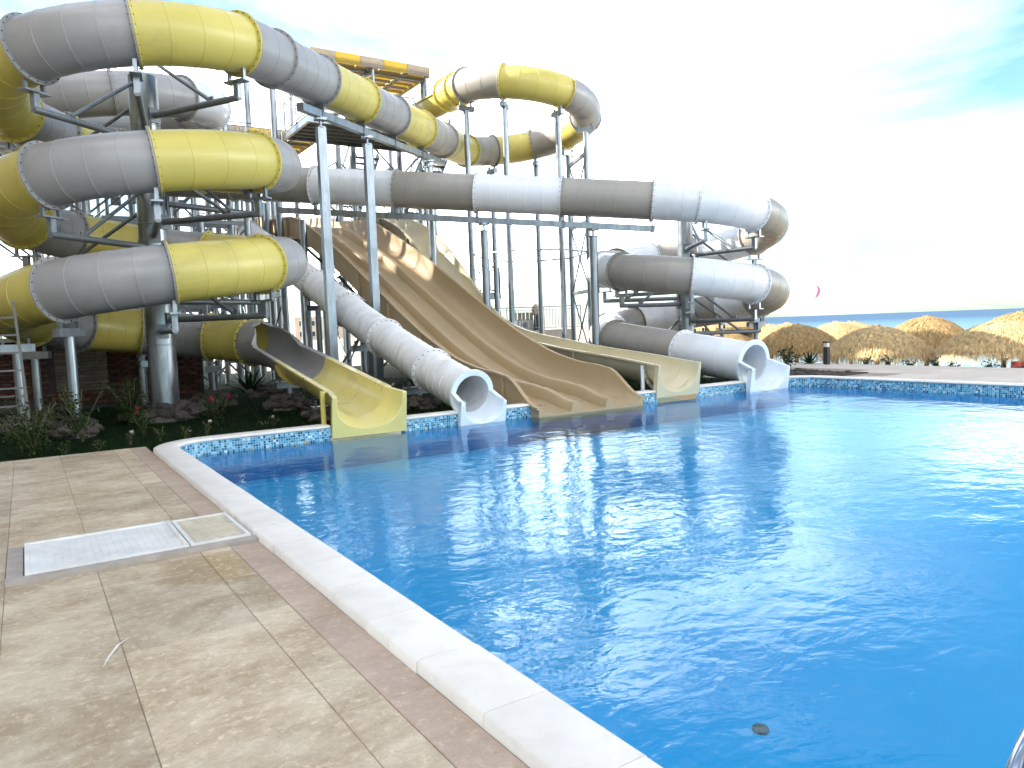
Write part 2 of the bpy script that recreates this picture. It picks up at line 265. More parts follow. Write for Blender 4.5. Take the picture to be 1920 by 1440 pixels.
# ------------------------------------------------------------------ geometry helpers
class MB:
    def __init__(s): s.v = []; s.f = []
    def add(s, vs, fs):
        o = len(s.v); s.v += [tuple(map(float, p)) for p in vs]; s.f += [tuple(i + o for i in f) for f in fs]; return s
    def box(s, c, d, ax=None):
        c = Vector(c); ax = ax or (Vector((1, 0, 0)), Vector((0, 1, 0)), Vector((0, 0, 1)))
        vs = [c + ax[0] * (d[0] / 2 * i) + ax[1] * (d[1] / 2 * j) + ax[2] * (d[2] / 2 * k) for k in (-1, 1) for j in (-1, 1) for i in (-1, 1)]
        return s.add(vs, [(0, 2, 3, 1), (4, 5, 7, 6), (0, 1, 5, 4), (2, 6, 7, 3), (0, 4, 6, 2), (1, 3, 7, 5)])
    def frame(s, p, q):
        p, q = Vector(p), Vector(q); t = (q - p).normalized()
        a = Vector((0, 0, 1)) if abs(t.z) < 0.95 else Vector((0, 1, 0))
        x = t.cross(a).normalized(); return p, q, t, x, x.cross(t).normalized()
    def beam(s, p, q, w, h):
        p, q, t, x, y = s.frame(p, q)
        return s.box((p + q) / 2, (w, (q - p).length, h), (x, t, y))
    def cyl(s, p, q, r, n=14, r2=None, caps=True):
        p, q, t, x, y = s.frame(p, q); r2 = r if r2 is None else r2
        vs = []
        for c, rr in ((p, r), (q, r2)):
            for i in range(n):
                a = 2 * math.pi * i / n; vs.append(c + x * (rr * math.cos(a)) + y * (rr * math.sin(a)))
        fs = [(i, (i + 1) % n, n + (i + 1) % n, n + i) for i in range(n)]
        if caps: fs += [tuple(range(n - 1, -1, -1)), tuple(range(n, 2 * n))]
        return s.add(vs, fs)
    def rings(s, rs, closed=True, cap0=False, cap1=False):
        n = len(rs[0]); o = len(s.v)
        for r in rs: s.v += [tuple(map(float, p)) for p in r]
        m = n if closed else n - 1
        for j in range(len(rs) - 1):
            for i in range(m):
                a = o + j * n + i; b = o + j * n + (i + 1) % n; s.f.append((a, b, b + n, a + n))
        if cap0: s.f.append(tuple(o + i for i in range(n - 1, -1, -1)))
        if cap1: s.f.append(tuple(o + (len(rs) - 1) * n + i for i in range(n)))
        return s
    def tube(s, pts, r, n=10):
        pts = np.asarray(pts, float); T = np.gradient(pts, axis=0); T /= np.linalg.norm(T, axis=1)[:, None]
        ref = np.array([0, 0, 1.]) if abs(T[:, 2]).max() < 0.97 else np.array([0.31, 0.95, 0.05])
        rs = []
        for p, t in zip(pts, T):
            x = np.cross(t, ref); x /= np.linalg.norm(x); y = np.cross(x, t)
            rs.append([p + r * (math.cos(2 * math.pi * i / n) * x + math.sin(2 * math.pi * i / n) * y) for i in range(n)])
        return s.rings(rs, True, True, True)

ORG = {}
def base_of(p):
    return ORG.get(p.name, Vector((0, 0, 0))) if p else Vector((0, 0, 0))
def mesh_from(mb, m, org, smooth=True, ang=38):
    me = bpy.data.meshes.new('mesh'); o = org
    me.from_pydata([(a - o.x, b - o.y, c - o.z) for a, b, c in mb.v], [], mb.f); me.update()
    if smooth:
        me.shade_smooth(); me.set_sharp_from_angle(angle=R_(ang))
    if m: me.materials.append(m)
    return me
def obj(name, mb, m, parent=None, smooth=True, origin=None, kind=None, ang=38):
    org = base_of(parent) if parent else Vector(origin or (0, 0, 0))
    me = mesh_from(mb, MT[m] if isinstance(m, str) else m, org, smooth, ang)
    o = bpy.data.objects.new(name, me); col.objects.link(o)
    if parent: o.parent = parent; ORG[o.name] = org
    else: o.location = org; ORG[o.name] = org
    if kind: o['kind'] = kind
    return o
def piece(name, me, loc, parent, rot=None, scale=None):
    o = bpy.data.objects.new(name, me); col.objects.link(o); o.parent = parent
    o.location = Vector(loc) - base_of(parent)
    if rot: o.rotation_euler = rot
    if scale: o.scale = scale
    ORG[o.name] = base_of(parent)
    return o
def thing(name, loc, label, cat, group=None):
    o = bpy.data.objects.new(name, None); col.objects.link(o); o.location = loc; ORG[o.name] = Vector(loc)
    o.empty_display_size = 0.2
    return tag(o, label, cat, group)
def tag(o, label, cat, group=None):
    o['label'] = label; o['category'] = cat
    if group: o['group'] = group
    return o
def struct(name, mb, m, smooth=False):
    o = obj(name, mb, m, None, smooth); o['kind'] = 'structure'; return o
def copy_tree(o, parent=None):
    c = o.copy(); col.objects.link(c)
    if parent: c.parent = parent
    for ch in list(o.children): copy_tree(ch, c)
    return c
def sheet(pts, z):
    mb = MB(); mb.add([(x, y, z) for x, y in pts], [tuple(range(len(pts)))]); return mb

# ------------------------------------------------------------------ setting: ground, pool, paving
WZ = -0.20; POOL_W = 15.2; CZ = 0.06; PD = -0.70; T_END = 24.0
# land with a hole for the pool is laid as butted sheets
g = MB()
for x0, x1, y0, y1 in ((-900, -0.34, -120, 0.32), (-0.34, 15.54, -120, -T_END - 0.34), (15.54, 20.7, -120, 0.32), (-900, 20.7, 0.32, 20)):
    g.add([(x0, y0, -0.12), (x1, y0, -0.12), (x1, y1, -0.12), (x0, y1, -0.12)], [(0, 1, 2, 3)])
g.add([(-900, 20, -0.12), (20.7, 20, -0.12), (45, 45, -0.12), (2600, 2470, -0.12), (-900, 2470, -0.12)], [(0, 1, 2, 3, 4)])
g.add([(20.7, -120, -0.05), (20.7, 20, -0.05), (20.7, 20, -1.6), (20.7, -120, -1.6)], [(0, 1, 2, 3)])
g.add([(20.7, 20, -0.05), (45, 45, -0.05), (45, 45, -3), (20.7, 20, -3)], [(0, 1, 2, 3)])
struct('ground', g, 'ground')
b = MB(); xs = np.linspace(20.7, 48, 14); ys = np.linspace(-120, 60, 46)
vs = [(x, y, -1.33 - max(0, (x - 31)) * 0.055 + 0.05 * math.sin(x * 1.7 + y * 0.9) + 0.04 * math.sin(y * 2.1)) for y in ys for x in xs]
n = len(xs); b.add(vs, [(j * n + i, j * n + i + 1, (j + 1) * n + i + 1, (j + 1) * n + i) for j in range(len(ys) - 1) for i in range(n - 1)])
struct('beach', b, 'sand', True)
struct('sea', MB().add([(36, -5000, -1.92), (5200, -5000, -1.92), (5200, 5200, -1.92), (36, 5200, -1.92)], [(0, 1, 2, 3)]), 'sea')

# pool outline (inner edge) with rounded back corners
def rounded(x0, x1, y0, y1, r, k=8):
    pts = []
    for cx, cyy, a0 in ((x0 + r, y1 - r, 180), (x1 - r, y1 - r, 90)):
        for i in range(k + 1):
            a = R_(a0 - 90 * i / k); pts.append((cx + r * math.cos(a), cyy + r * math.sin(a)))
    return pts
inner = rounded(0, POOL_W, -T_END, 0, 0.62)
def offs(d): return rounded(-d, POOL_W + d, -T_END, d, 0.62 + d)
pool = struct('pool_basin', sheet([(0, -T_END)] + inner + [(POOL_W, -T_END)], PD), 'basin')
ln = [(0, -T_END)] + inner + [(POOL_W, -T_END), (0, -T_END)]
wl = MB()
for (a, b2) in zip(ln[:-1], ln[1:]): wl.add([(a[0], a[1], PD), (b2[0], b2[1], PD), (b2[0], b2[1], WZ - 0.045), (a[0], a[1], WZ - 0.045)], [(0, 1, 2, 3)])
obj('basin_wall', wl, 'basin_wall', pool, False)
SLOTS = [(2.5, 3.84), (5.02, 5.9), (6.66, 9.41), (10.1, 11.38), (13.1, 14.3)]
bx = MB(); by = MB()
for (a, b2) in zip(ln[:-2], ln[1:-1]):
    t = by if abs(a[0] - b2[0]) < abs(a[1] - b2[1]) else bx
    segs = [(a[0], b2[0])]
    if abs(a[1]) < 1e-6 and abs(b2[1]) < 1e-6:
        xs_ = [a[0]] + [v + (0.03 if k_ == 0 else -0.03) for sl in SLOTS for k_, v in enumerate(sl)] + [b2[0]]; segs = list(zip(xs_[::2], xs_[1::2]))
    for xa, xb in segs: t.add([(xa, a[1], WZ - 0.045), (xb, b2[1], WZ - 0.045), (xb, b2[1], 0.012), (xa, a[1], 0.012)], [(0, 1, 2, 3)])
obj('mosaic_band', bx, 'mosaic_x', pool, False); obj('mosaic_band', by, 'mosaic_y', pool, False)
water = struct('pool_water', sheet(([(0.002, -T_END)] + [(min(max(x, 0.002), POOL_W - .002), min(y, -0.002)) for x, y in inner] + [(POOL_W - .002, -T_END)])[::-1], WZ), 'water')

# coping: each stone its own piece
cop = bpy.data.objects.new('pool_coping', None); col.objects.link(cop); ORG[cop.name] = Vector((0, 0, 0)); cop['kind'] = 'structure'
prof = [(-0.018, 0.014), (-0.026, 0.03), (-0.014, CZ - 0.008), (0.004, CZ), (0.29, CZ), (0.312, CZ - 0.012), (0.318, -0.04)]
def cop_stone(pts, nrm):
    mb = MB(); rs = []
    for p, nn in zip(pts, nrm): rs.append([(p[0] + nn[0] * d, p[1] + nn[1] * d, z) for d, z in prof])
    n = len(prof)
    mb.rings(rs, True, True, True); return mb
def straight_cop(p, q, nn, ln_):
    if nn == (0, 1):
        xs_ = [p[0]] + [v for sl in SLOTS for v in sl] + [q[0]]
        for a, c in zip(xs_[::2], xs_[1::2]): straight_cop((a, 0), (c, 0), (0, 1.0000001), ln_)
        return
    L = math.dist(p, q); k = max(1, round(L / ln_))
    for i in range(k):
        j = random.uniform(-0.004, 0.004)
        f0, f1 = i / k + 0.0018 / L, (i + 1) / k - 0.0018 / L
        a = (p[0] + (q[0] - p[0]) * f0 + nn[0] * j, p[1] + (q[1] - p[1]) * f0 + nn[1] * j); c = (p[0] + (q[0] - p[0]) * f1 + nn[0] * j, p[1] + (q[1] - p[1]) * f1 + nn[1] * j)
        obj('coping_stone', cop_stone([a, c], [nn, nn]), 'coping', cop, True, ang=60)
straight_cop((0, -0.62), (0, -14.0), (-1, 0), 0.62)
straight_cop((0.62, 0), (POOL_W - 0.62, 0), (0, 1), 0.62)
straight_cop((POOL_W, -0.62), (POOL_W, -13.5), (1, 0), 0.62)
for cx, a0 in ((0.62, 180), (POOL_W - 0.62, 90)):
    for k in range(2):
        an = [R_(a0 - 45 * k - 45 * i / 5 - (0.15 if i == 0 else -0.15 if i == 5 else 0)) for i in range(6)]
        obj('coping_stone', cop_stone([(cx + 0.62 * math.cos(a), -0.62 + 0.62 * math.sin(a)) for a in an], [(math.cos(a), math.sin(a)) for a in an]), 'coping', cop, True, ang=60)

# paving left of the pool
deck = struct('paving', sheet([(-14, -22), (-0.31, -22), (-0.31, 0.27), (-14, 0.27 + 13.7 * 0.02)], -0.0045), 'grout')
def slab(mb_w, mb_h, key, th=0.04):
    k = ('slab', round(mb_w, 3), round(mb_h, 3), key)
    if k in CACHE: return CACHE[k]
    mb = MB(); b_ = 0.003; hw, hh = mb_w / 2, mb_h / 2
    lo = [(-hw, -hh, -th), (hw, -hh, -th), (hw, hh, -th), (-hw, hh, -th)]; mi = [(x, y, -b_) for x, y, z in lo]
    hi = [(-hw + b_, -hh + b_, 0), (hw - b_, -hh + b_, 0), (hw - b_, hh - b_, 0), (-hw + b_, hh - b_, 0)]
    mb.rings([lo, mi, hi], True, True, True); me = mesh_from(mb, MT[key], Vector((0, 0, 0)), False); CACHE[k] = me; return me
CACHE = {}
SK = (-1.985, -0.318, -6.30, -5.18)       # hatch opening in the paving: x0, x1, y0, y1
def pave(x0, x1, ys, key, name='paving_slab', parent=deck):
    for y1, y0 in zip(ys[:-1], ys[1:]):      # ys descending
        parts = [(y0, y1)]
        if x1 > SK[0] + 0.01 and x0 < SK[1] - 0.01 and y0 < SK[3] and y1 > SK[2] and parent is deck:
            parts = [p for p in ((y0, SK[2]), (SK[3], y1)) if p[1] - p[0] > 0.06]
        for a, c in parts:
            piece(name, slab(x1 - x0 - 0.004, c - a - 0.004, key), ((x0 + x1) / 2, (a + c) / 2, random.uniform(-0.0008, 0.0016)), parent)
pave(-0.535, -0.318, [0.26, -0.9, -2.1, -3.35, -4.55, -5.75, -7.0, -8.15, -9.29, -10.5, -11.7, -13, -14.3], 'paver_pink', 'border_slab')
pave(-0.755, -0.535, [0.26, -.75, -1.5, -2.25, -3.0, -3.9, -4.8, -5.6, -6.4, -7.1, -7.85, -8.55, -9.27, -10.1, -11, -12, -13, -14], 'paver')
pave(-1.44, -0.755, [0.26, -1.0, -2.2, -3.35, -4.5, -5.7, -6.8, -8.0, -9.25, -10.5, -11.7, -13, -14.2], 'paver')
pave(-1.985, -1.44, [0.27, -1.25, -2.7, -4.15, -5.6, -7.06, -8.48, -9.9, -11.3, -12.7, -14.1], 'paver')
xx = -1.985
for k in range(9):
    x0 = xx - (0.72 if k % 2 else 0.69); o_ = random.uniform(0, 1.2)
    pave(x0, xx, [0.28 + 0.012 * k] + [-o_ - 1.22 * j for j in range(12)], 'paver'); xx = x0

scr = MB(); arc = [(-1.548, -8.118), (-1.509, -7.996), (-1.455, -7.859), (-1.39, -7.779)]
for (a, c), w_ in zip(zip(arc[:-1], arc[1:]), ((0.001, 0.006), (0.006, 0.009), (0.009, 0.001))): scr.add([(a[0] - w_[0], a[1], 0.0038), (a[0] + w_[0], a[1], 0.0038), (c[0] + w_[1], c[1], 0.0038), (c[0] - w_[1], c[1], 0.0038)], [(0, 1, 2, 3)])
obj('scrape_mark', scr, 'coping', deck, False)
# pale paving beyond the pool
deckf = struct('far_paving', sheet([(POOL_W + 0.31, -22), (20.7, -22), (20.7, 8), (18.2, 8), (17.6, -0.6), (POOL_W + 0.31, -0.6)], -0.0045), 'grout')
for i in range(5):
    x0 = POOL_W + 0.318 + i * 1.015
    for j in range(19):
        y1 = 8.0 - j * 1.0 - (0.5 if i % 2 else 0)
        if i < 2 and y1 > -0.55: continue
        if i == 2 and y1 > 0.9: continue
        piece('paving_slab', slab(1.009, 0.994, 'paver_far'), (x0 + 0.507, y1 - 0.5, random.uniform(-.0008, .0016)), deckf)

# lawn
lawn = struct('lawn', sheet([(-14, 0.55), (-0.3, 0.29), (15.0, 0.335), (15.0, 24), (-14, 24)], -0.09), 'soil')
nb = 42000
px = rng.uniform(-4.5, 14.8, nb * 2); py = 0.34 + rng.random(nb * 2) ** 1.6 * 12.5
kk = (py > 0.55 - (px + 14) * 0.019 + .02)
px, py = px[kk][:nb], py[kk][:nb]; nb = len(px)
h = rng.uniform(0.035, 0.085, nb); an = rng.uniform(0, math.pi, nb); le = rng.uniform(-0.03, 0.03, (nb, 2)); wd = rng.uniform(0.004, 0.008, nb)
V = np.empty((nb, 3, 3)); V[:, 0] = np.stack([px - wd * np.cos(an), py - wd * np.sin(an), np.full(nb, -0.09)], 1); V[:, 1] = np.stack([px + wd * np.cos(an), py + wd * np.sin(an), np.full(nb, -0.09)], 1)
V[:, 2] = np.stack([px + le[:, 0], py + le[:, 1], h - 0.09], 1)
me = bpy.data.meshes.new('mesh'); me.from_pydata(V.reshape(-1, 3), [], np.arange(nb * 3).reshape(-1, 3)); me.materials.append(MT['grass'])
gr = bpy.data.objects.new('grass', me); col.objects.link(gr); gr['kind'] = 'stuff'; tag(gr, 'dark green mown grass covering the ground beneath the slides', 'grass')

# ------------------------------------------------------------------ swept slides
class Path:
    def __init__(s, pts, smooth=0):
        p = np.asarray(pts, float)
        d = np.r_[0, np.cumsum(np.linalg.norm(np.diff(p, axis=0), axis=1))]
        u = np.arange(0, d[-1], 0.04); p = np.stack([np.interp(u, d, p[:, k]) for k in range(3)], 1)
        if smooth:
            w_ = int(smooth / 0.04) | 1; pad = w_ // 2
            for k in range(3):
                for _ in range(2):
                    e0 = 2 * p[0, k] - p[1:pad + 1, k][::-1]; e1 = 2 * p[-1, k] - p[-pad - 1:-1, k][::-1]
                    p[:, k] = np.convolve(np.r_[e0, p[:, k], e1], np.ones(w_) / w_, 'valid')
        s.p = p; s.d = np.r_[0, np.cumsum(np.linalg.norm(np.diff(p, axis=0), axis=1))]; s.L = s.d[-1]
        T = np.gradient(p, axis=0); s.T = T / np.linalg.norm(T, axis=1)[:, None]
    def at(s, q):
        p = np.array([np.interp(q, s.d, s.p[:, k]) for k in range(3)]); t = np.array([np.interp(q, s.d, s.T[:, k]) for k in range(3)]); t /= np.linalg.norm(t)
        x = np.cross(t, [0, 0, 1.]); x /= np.linalg.norm(x); return p, t, x, np.cross(x, t)
    def near(s, pt):
        return s.d[np.argmin(((s.p - np.asarray(pt)) ** 2).sum(1))]

NA = 44
ANG = np.linspace(0, 2 * math.pi, NA, endpoint=False); CA, SA = np.cos(ANG), np.sin(ANG)
def ring(P, q, r):
    p, t, x, y = P.at(q); return p + r * (CA[:, None] * x + SA[:, None] * y)
def tube_section(P, s0, s1, r, m, parent, inner=False, flange=(True, True), fl=0.07, ribs=0.60, bolts=True, fm=None):
    e = 0.0025; prof = [(s0 + e, r)]
    L = s1 - s0; nr = max(1, int(L / ribs)) if ribs else 0
    rib = [s0 + L * (i + 1) / (nr + 1) for i in range(nr)] if L > 0.7 and ribs else []
    q = set(np.linspace(s0 + e, s1 - e, max(2, int(L / 0.13))).tolist())
    pr = [(a, r) for a in q if all(abs(a - k) > 0.05 for k in rib)]
    for k in rib: pr += [(k - 0.021, r), (k - 0.024, r), (k - 0.018, r + 0.006), (k + 0.018, r + 0.006), (k + 0.024, r), (k + 0.021, r)]
    pr.sort()
    rs = [ring(P, a, rr) for a, rr in pr]
    mb = MB()
    if inner:
        rs = rs + [ring(P, s1 - e, r - 0.03)] + [ring(P, a, r - 0.03) for a in np.linspace(s1 - 0.02, s0 + e, 8)]
    mb.rings(rs)
    o = obj('tube_section', mb, m, parent, ang=30)
    for on, a, sg in ((flange[0], s0, 1), (flange[1], s1, -1)):
        if not on: continue
        f = MB(); f.rings([ring(P, a + sg * (e + 0.028), r - 0.004), ring(P, a + sg * (e + 0.026), r + fl - 0.006), ring(P, a + sg * (e + 0.02), r + fl), ring(P, a + sg * e, r + fl), ring(P, a + sg * e, r - 0.004)][::sg])
        obj('flange', f, fm or m, o, ang=30)
    if bolts and flange[1]:
        f = MB(); nb_ = 22
        for i in range(nb_):
            a = 2 * math.pi * (i + 0.3) / nb_; p, t, x, y = P.at(s1); rad = x * math.cos(a) + y * math.sin(a); c = p + rad * (r + fl * 0.55)
            f.cyl(c - t * 0.05, c + t * 0.05, 0.011, 6)
        obj('flange_bolts', f, 'bolt', o, False, kind='stuff')
    return o
def run_sections(P, joints, cols, r, parent, **kw):
    for (a, b_), c in zip(zip(joints[:-1], joints[1:]), cols): tube_section(P, a, b_, r, c, parent, **kw)

def sweep_profiles(P, stations):
    rs = []
    for q, pr in stations:
        p, t, x, y = P.at(q); rs.append([p + a * x + b_ * y for a, b_ in pr])
    return rs
def u_profile(r, h, th=0.03, rim=0.085, n=16, flat=0.0, w=None, bottom=None):
    """closed U profile: inner from left rim down round to right rim, then rim and outer back"""
    w = w or r
    inn = [(-w, h)] + [(-w * math.cos(math.pi * i / n), -r * math.sin(math.pi * i / n) ** (1 - 0.75 * flat)) for i in range(n + 1)] + [(w, h)]
    ro = r + th; wo = w + th
    if bottom is None:
        out = [(wo, h - 0.045)] + [(wo * math.cos(math.pi * i / n), -ro * math.sin(math.pi * i / n)) for i in range(n + 1)] + [(-wo, h - 0.045)]
    else:
        W2 = w + rim
        half = n // 2
        out = [(W2, h - 0.045)] + [(W2, -abs(bottom) * i / half) for i in range(half)] + [(W2 - 2 * W2 * i / (n - half), bottom) for i in range(n - half)] + [(-W2, bottom)] + [(-W2, h - 0.045)]
        out = out[:n + 3]
    return inn + [(w + rim, h), (w + rim, h - 0.045)] + out + [(-w - rim, h - 0.045), (-w - rim, h)]

# ---- yellow and grey tube slide
C1 = (0.72, 5.3); R1 = 2.6; C3 = (14.09, 10.74); R3 = 2.33; TR = 0.54
def z1(a): return 1.31 + 2.03 * a / 360 if a < 622 else 4.817 + (a - 622) * (7.37 - 4.817) / 410
def h1(a): return (C1[0] + R1 * math.cos(R_(a)), C1[1] + R1 * math.sin(R_(a)), z1(a))
def h3(f): return (C3[0] + R3 * math.cos(R_(f)), C3[1] + R3 * math.sin(R_(f)), 9.63 - 2.04 * (f - 250) / 360)
Pp = np.array((2.46, 3.37, 7.37)); Qq = np.array((12.53, 12.47, 8.26))
pts = [(11.76, 14.6, 10.12), (11.76, 12.5, 10.07)] + [h3(f) for f in np.arange(178, 492.5, 3)] + [tuple(Qq + (Pp - Qq) * f) for f in np.linspace(0, 1, 30)[1:-1]] + [h1(a) for a in np.arange(1032, -0.1, -3)]
pts += [(3.32 - 0.13 * f, 5.3 - 5.50 * f, 1.31 - 0.79 * f) for f in np.linspace(0, 1, 20)[1:]]
PY = Path(pts, 0.5)
ys_ = thing('tube_slide', (C1[0], C1[1], 0), 'yellow and grey enclosed tube slide winding down to an open yellow trough at the pool', 'water slide')
sP = lambda p: PY.near(p)
a_j = [1024, 980, 940, 872, 842, 810, 774, 742, 671, 624, 583, 512, 482, 450, 414, 382, 311, 267.5, 223, 152, 122, 92, 56, 30]
l_j = [0.836, 0.678, 0.517, 0.364, 0.202, 0.062]
p_j = [485.25, 446.75, 406.75, 370.75, 330.5]
f_j = [180, 220.75, 274]
J = [sP((11.76, 12.1, 10.06)), sP((11.76, 11.3, 10.0))] + [sP(h3(f)) for f in f_j] + [sP(h3(f)) for f in (330.5, 370.75, 406.75, 446.75, 485.25)] + [sP(Pp + (Qq - Pp) * f) for f in l_j]
colsY = ['yellow', 'yellow', 'taupe', 'yellow', 'grey', 'yellow', 'taupe', 'yellow', 'taupe', 'yellow', 'taupe', 'yellow', 'grey', 'yellow', 'grey']
J2 = J + [sP(h1(a)) for a in a_j]
tail = ['grey'] + ['yellow' if i % 2 == 0 else 'grey' for i in range(len(a_j) - 1)]
cc = colsY + tail
J2 = sorted(set(J2)); cc = cc[:len(J2) - 1]
run_sections(PY, J2[:-1], cc[:-1], TR, ys_)
tube_section(PY, J2[-2], J2[-1], TR, 'yellow', ys_, inner=True)
sO = J2[-1]
# launch trough at the top of the tower
st = [(q, u_profile(TR - 0.02, 0.0)) for q in np.linspace(0.25, J[0] - 0.004, 8)]
obj('launch_trough', MB().rings(sweep_profiles(PY, st[4:]), True, True, True), 'yellow', ys_)
obj('launch_trough', MB().rings(sweep_profiles(PY, st[:5]), True, True, True), 'beige', ys_)
# open lower trough: hood, grey trough, yellow trough with outlet
def open_profile(beta, r=TR, th=0.035, rim=0.105, n=26):
    """tube cut open by half angle beta at the top"""
    a0 = math.pi / 2 + beta; a1 = 2.5 * math.pi - beta
    inn = [((r - th) * math.cos(a0 + (a1 - a0) * i / n), (r - th) * math.sin(a0 + (a1 - a0) * i / n)) for i in range(n + 1)]
    out = [(r * math.cos(a1 - (a1 - a0) * i / n), r * math.sin(a1 - (a1 - a0) * i / n)) for i in range(n + 1)]
    c0, c1 = inn[0], inn[-1]
    f = min(1, max(0, (beta - 0.9) / 0.4)); w = rim * f + 0.012
    r1 = [(c1[0] + w, c1[1] + 0.012), (c1[0] + w, c1[1] - 0.03)]; r0 = [(c0[0] - w, c0[1] - 0.03), (c0[0] - w, c0[1] + 0.012)]
    return inn + r1 + out + r0
hood = [(0.003, 0.02), (0.30, 0.03), (0.34, 0.62), (0.55, 0.70), (0.80, 1.02), (0.98, 1.42), (1.12, 1.56), (1.5, 1.57), (2.2, 1.57), (2.9, 1.57)]
s_g = sO + 2.9
obj('trough_section', MB().rings(sweep_profiles(PY, [(sO + q, open_profile(be)) for q, be in hood]), True, True, True), 'grey', ys_, ang=50)
s_e = PY.L - 0.02
st = [(q, open_profile(1.57)) for q in np.linspace(s_g + 0.004, s_e - 0.55, 8)]
tro = obj('trough_section', MB().rings(sweep_profiles(PY, st), True, True, True), 'yellow_in', ys_, ang=50)
fl = MB()
for sg, q in ((1, s_g + 0.005), (-1, s_g - 0.001)):
    pr = open_profile(1.75, TR + 0.07, 0.08, 0.0)
    fl.rings(sweep_profiles(PY, [(q + 0.001 * sg, pr), (q + sg * 0.02, pr)][::sg]), True, True, True)
obj('flange', fl, 'yellow', tro, ang=30)
def outlet(P, s0, s1, r, hw, h0, h1_, zb, m, parent, n=16, name='outlet_lip', rim=0.085):
    sts = []
    for f in (0, .17, .34, .5, .62, .72, .73, .86, .97, 1.0):
        q = s0 + (s1 - s0) * f; e_ = 0.02 if f == 1.0 else 0.0
        sts.append((q, u_profile(r + 0.08 * f, h0 + (h1_ - h0) * f - e_, 0.03, rim - e_, n, flat=0.5 * f ** 1.5, w=r + (hw - rim - r) * f + e_, bottom=zb if f > .725 else None)))
    return obj(name, MB().rings(sweep_profiles(P, sts), True, True, True), m, parent, ang=30)
outlet(PY, s_e - 0.547, s_e, TR - 0.035, 0.68, 0.0, 0.02, -0.70, 'yellow_in', ys_)
pY0 = PY.at(s_e - 0.35)[0]
obj('prop_leg', MB().cyl((2.50, 0.30, 0.05), (2.50, 0.30, 0.62), 0.045, 12), 'yellow', ys_)

# ---- white and taupe tube slide
C2 = (16.26, 4.93); R2 = 2.61; C4 = (0.83, 11.8); R4 = 2.55
def h2(a): return (C2[0] + R2 * math.cos(R_(180 - a)), C2[1] + R2 * math.sin(R_(180 - a)), 1.04 + 2.1 * a / 360)
def h4(f): return (C4[0] + R4 * math.cos(R_(f)), C4[1] + R4 * math.sin(R_(f)), 6.665 + (f - 48) * 1.95 / 360)
P4 = np.array((2.53, 13.70, 6.665)); Q2 = np.array((14.52, 2.98, 4.96))
pts = [(-1.6, 15.1, 8.98)] + [h4(f) for f in np.arange(428, 47, -3)] + [tuple(P4 + (Q2 - P4) * f) for f in np.linspace(0, 1, 40)[1:-1]] + [h2(a) for a in np.arange(671.7, -0.1, -3)]
pts += [(13.65 + 0.06 * f, 4.93 - 5.28 * f, 1.04 - 0.66 * f) for f in np.linspace(0, 1, 20)[1:]]
PW = Path(pts, 0.5)
ws = thing('tube_slide', (C2[0], C2[1], 0), 'white and taupe enclosed tube slide ending in a round white mouth', 'water slide')
a_j = [627, 555, 508, 472, 434, 398, 363.5, 312.5, 268, 200, 164, 129, 93, 60, 12]
l_j = [0.134, 0.297, 0.457, 0.611, 0.771, 0.93]
c_j = [426, 385, 345, 305, 265, 222, 180, 135, 90, 56]
sW = lambda p: PW.near(p)
exit_j = sW((13.66, 2.6, 0.75)); mouth = PW.L - 0.62
J = [0.05] + [sW(h4(f)) for f in c_j] + [sW(P4 + (Q2 - P4) * f) for f in l_j] + [sW(h2(668))] + [sW(h2(a)) for a in a_j] + [exit_j]
cc = ['white', 'grey', 'grey', 'white', 'grey', 'grey', 'white', 'grey', 'white', 'grey', 'taupe', 'taupe', 'white', 'taupe', 'white', 'taupe', 'white', 'white'] + ['taupe' if i % 2 == 0 else 'white' for i in range(len(a_j))]
run_sections(PW, J[:-1], cc[:len(J) - 2], TR, ws)
tube_section(PW, J[-2], J[-1], TR, 'taupe', ws)
tube_section(PW, exit_j, mouth, TR, 'white', ws, inner=True, flange=(True, False), bolts=False, ribs=1.0)
def mouth_ring(P, q, r, m, parent, fl=0.075, ln_=0.07):
    f = MB(); f.rings([ring(P, q - 0.002, r - 0.002), ring(P, q - 0.002, r + fl - 0.01), ring(P, q + 0.008, r + fl), ring(P, q + ln_ - 0.01, r + fl), ring(P, q + ln_, r + fl - 0.01), ring(P, q + ln_, r - 0.05), ring(P, q - 0.002, r - 0.05)])
    return obj('mouth_rim', f, m, parent, ang=30)
mouth_ring(PW, mouth, TR, 'white_lip', ws)
outlet(PW, mouth + 0.072, PW.L - 0.02, TR - 0.04, 0.74, 0.10, -0.02, -0.66, 'white_lip', ws, rim=0.14)

# ---- worn white straight tube slide
zt = [(-0.25, 0.24), (0.45, 0.37), (1.56, 0.65), (4.04, 1.37), (5.78, 1.92), (8.45, 2.83), (10.03, 3.34), (13, 4.33), (16, 5.33), (18.6, 6.2), (20.2, 6.55)]
PT = Path([(5.46 if y > 1 else 5.46, y, z) for y, z in reversed(zt)], 1.2)
TS = 0.42
ts_ = thing('tube_slide', (5.46, 10, 0), 'worn white narrow straight tube slide descending beside the tan lanes', 'water slide')
mo = PT.L - 0.55
jj = list(np.linspace(PT.near((5.46, 18.4, 6.1)), PT.near((5.46, 1.9, .75)), 8)) + [mo]
for a, b_ in zip(jj[:-2], jj[1:-1]): tube_section(PT, a, b_, TS, 'worn_white', ts_, ribs=0.30, fl=0.065)
tube_section(PT, jj[-2], jj[-1], TS, 'worn_white', ts_, inner=True, flange=(True, False), bolts=False, ribs=0.30, fl=0.065)
mouth_ring(PT, mo, TS, 'white_lip', ts_, 0.06, 0.06)
outlet(PT, mo + 0.062, PT.L - 0.02, TS - 0.04, 0.50, 0.06, -0.05, -0.53, 'white_lip', ts_, rim=0.09)
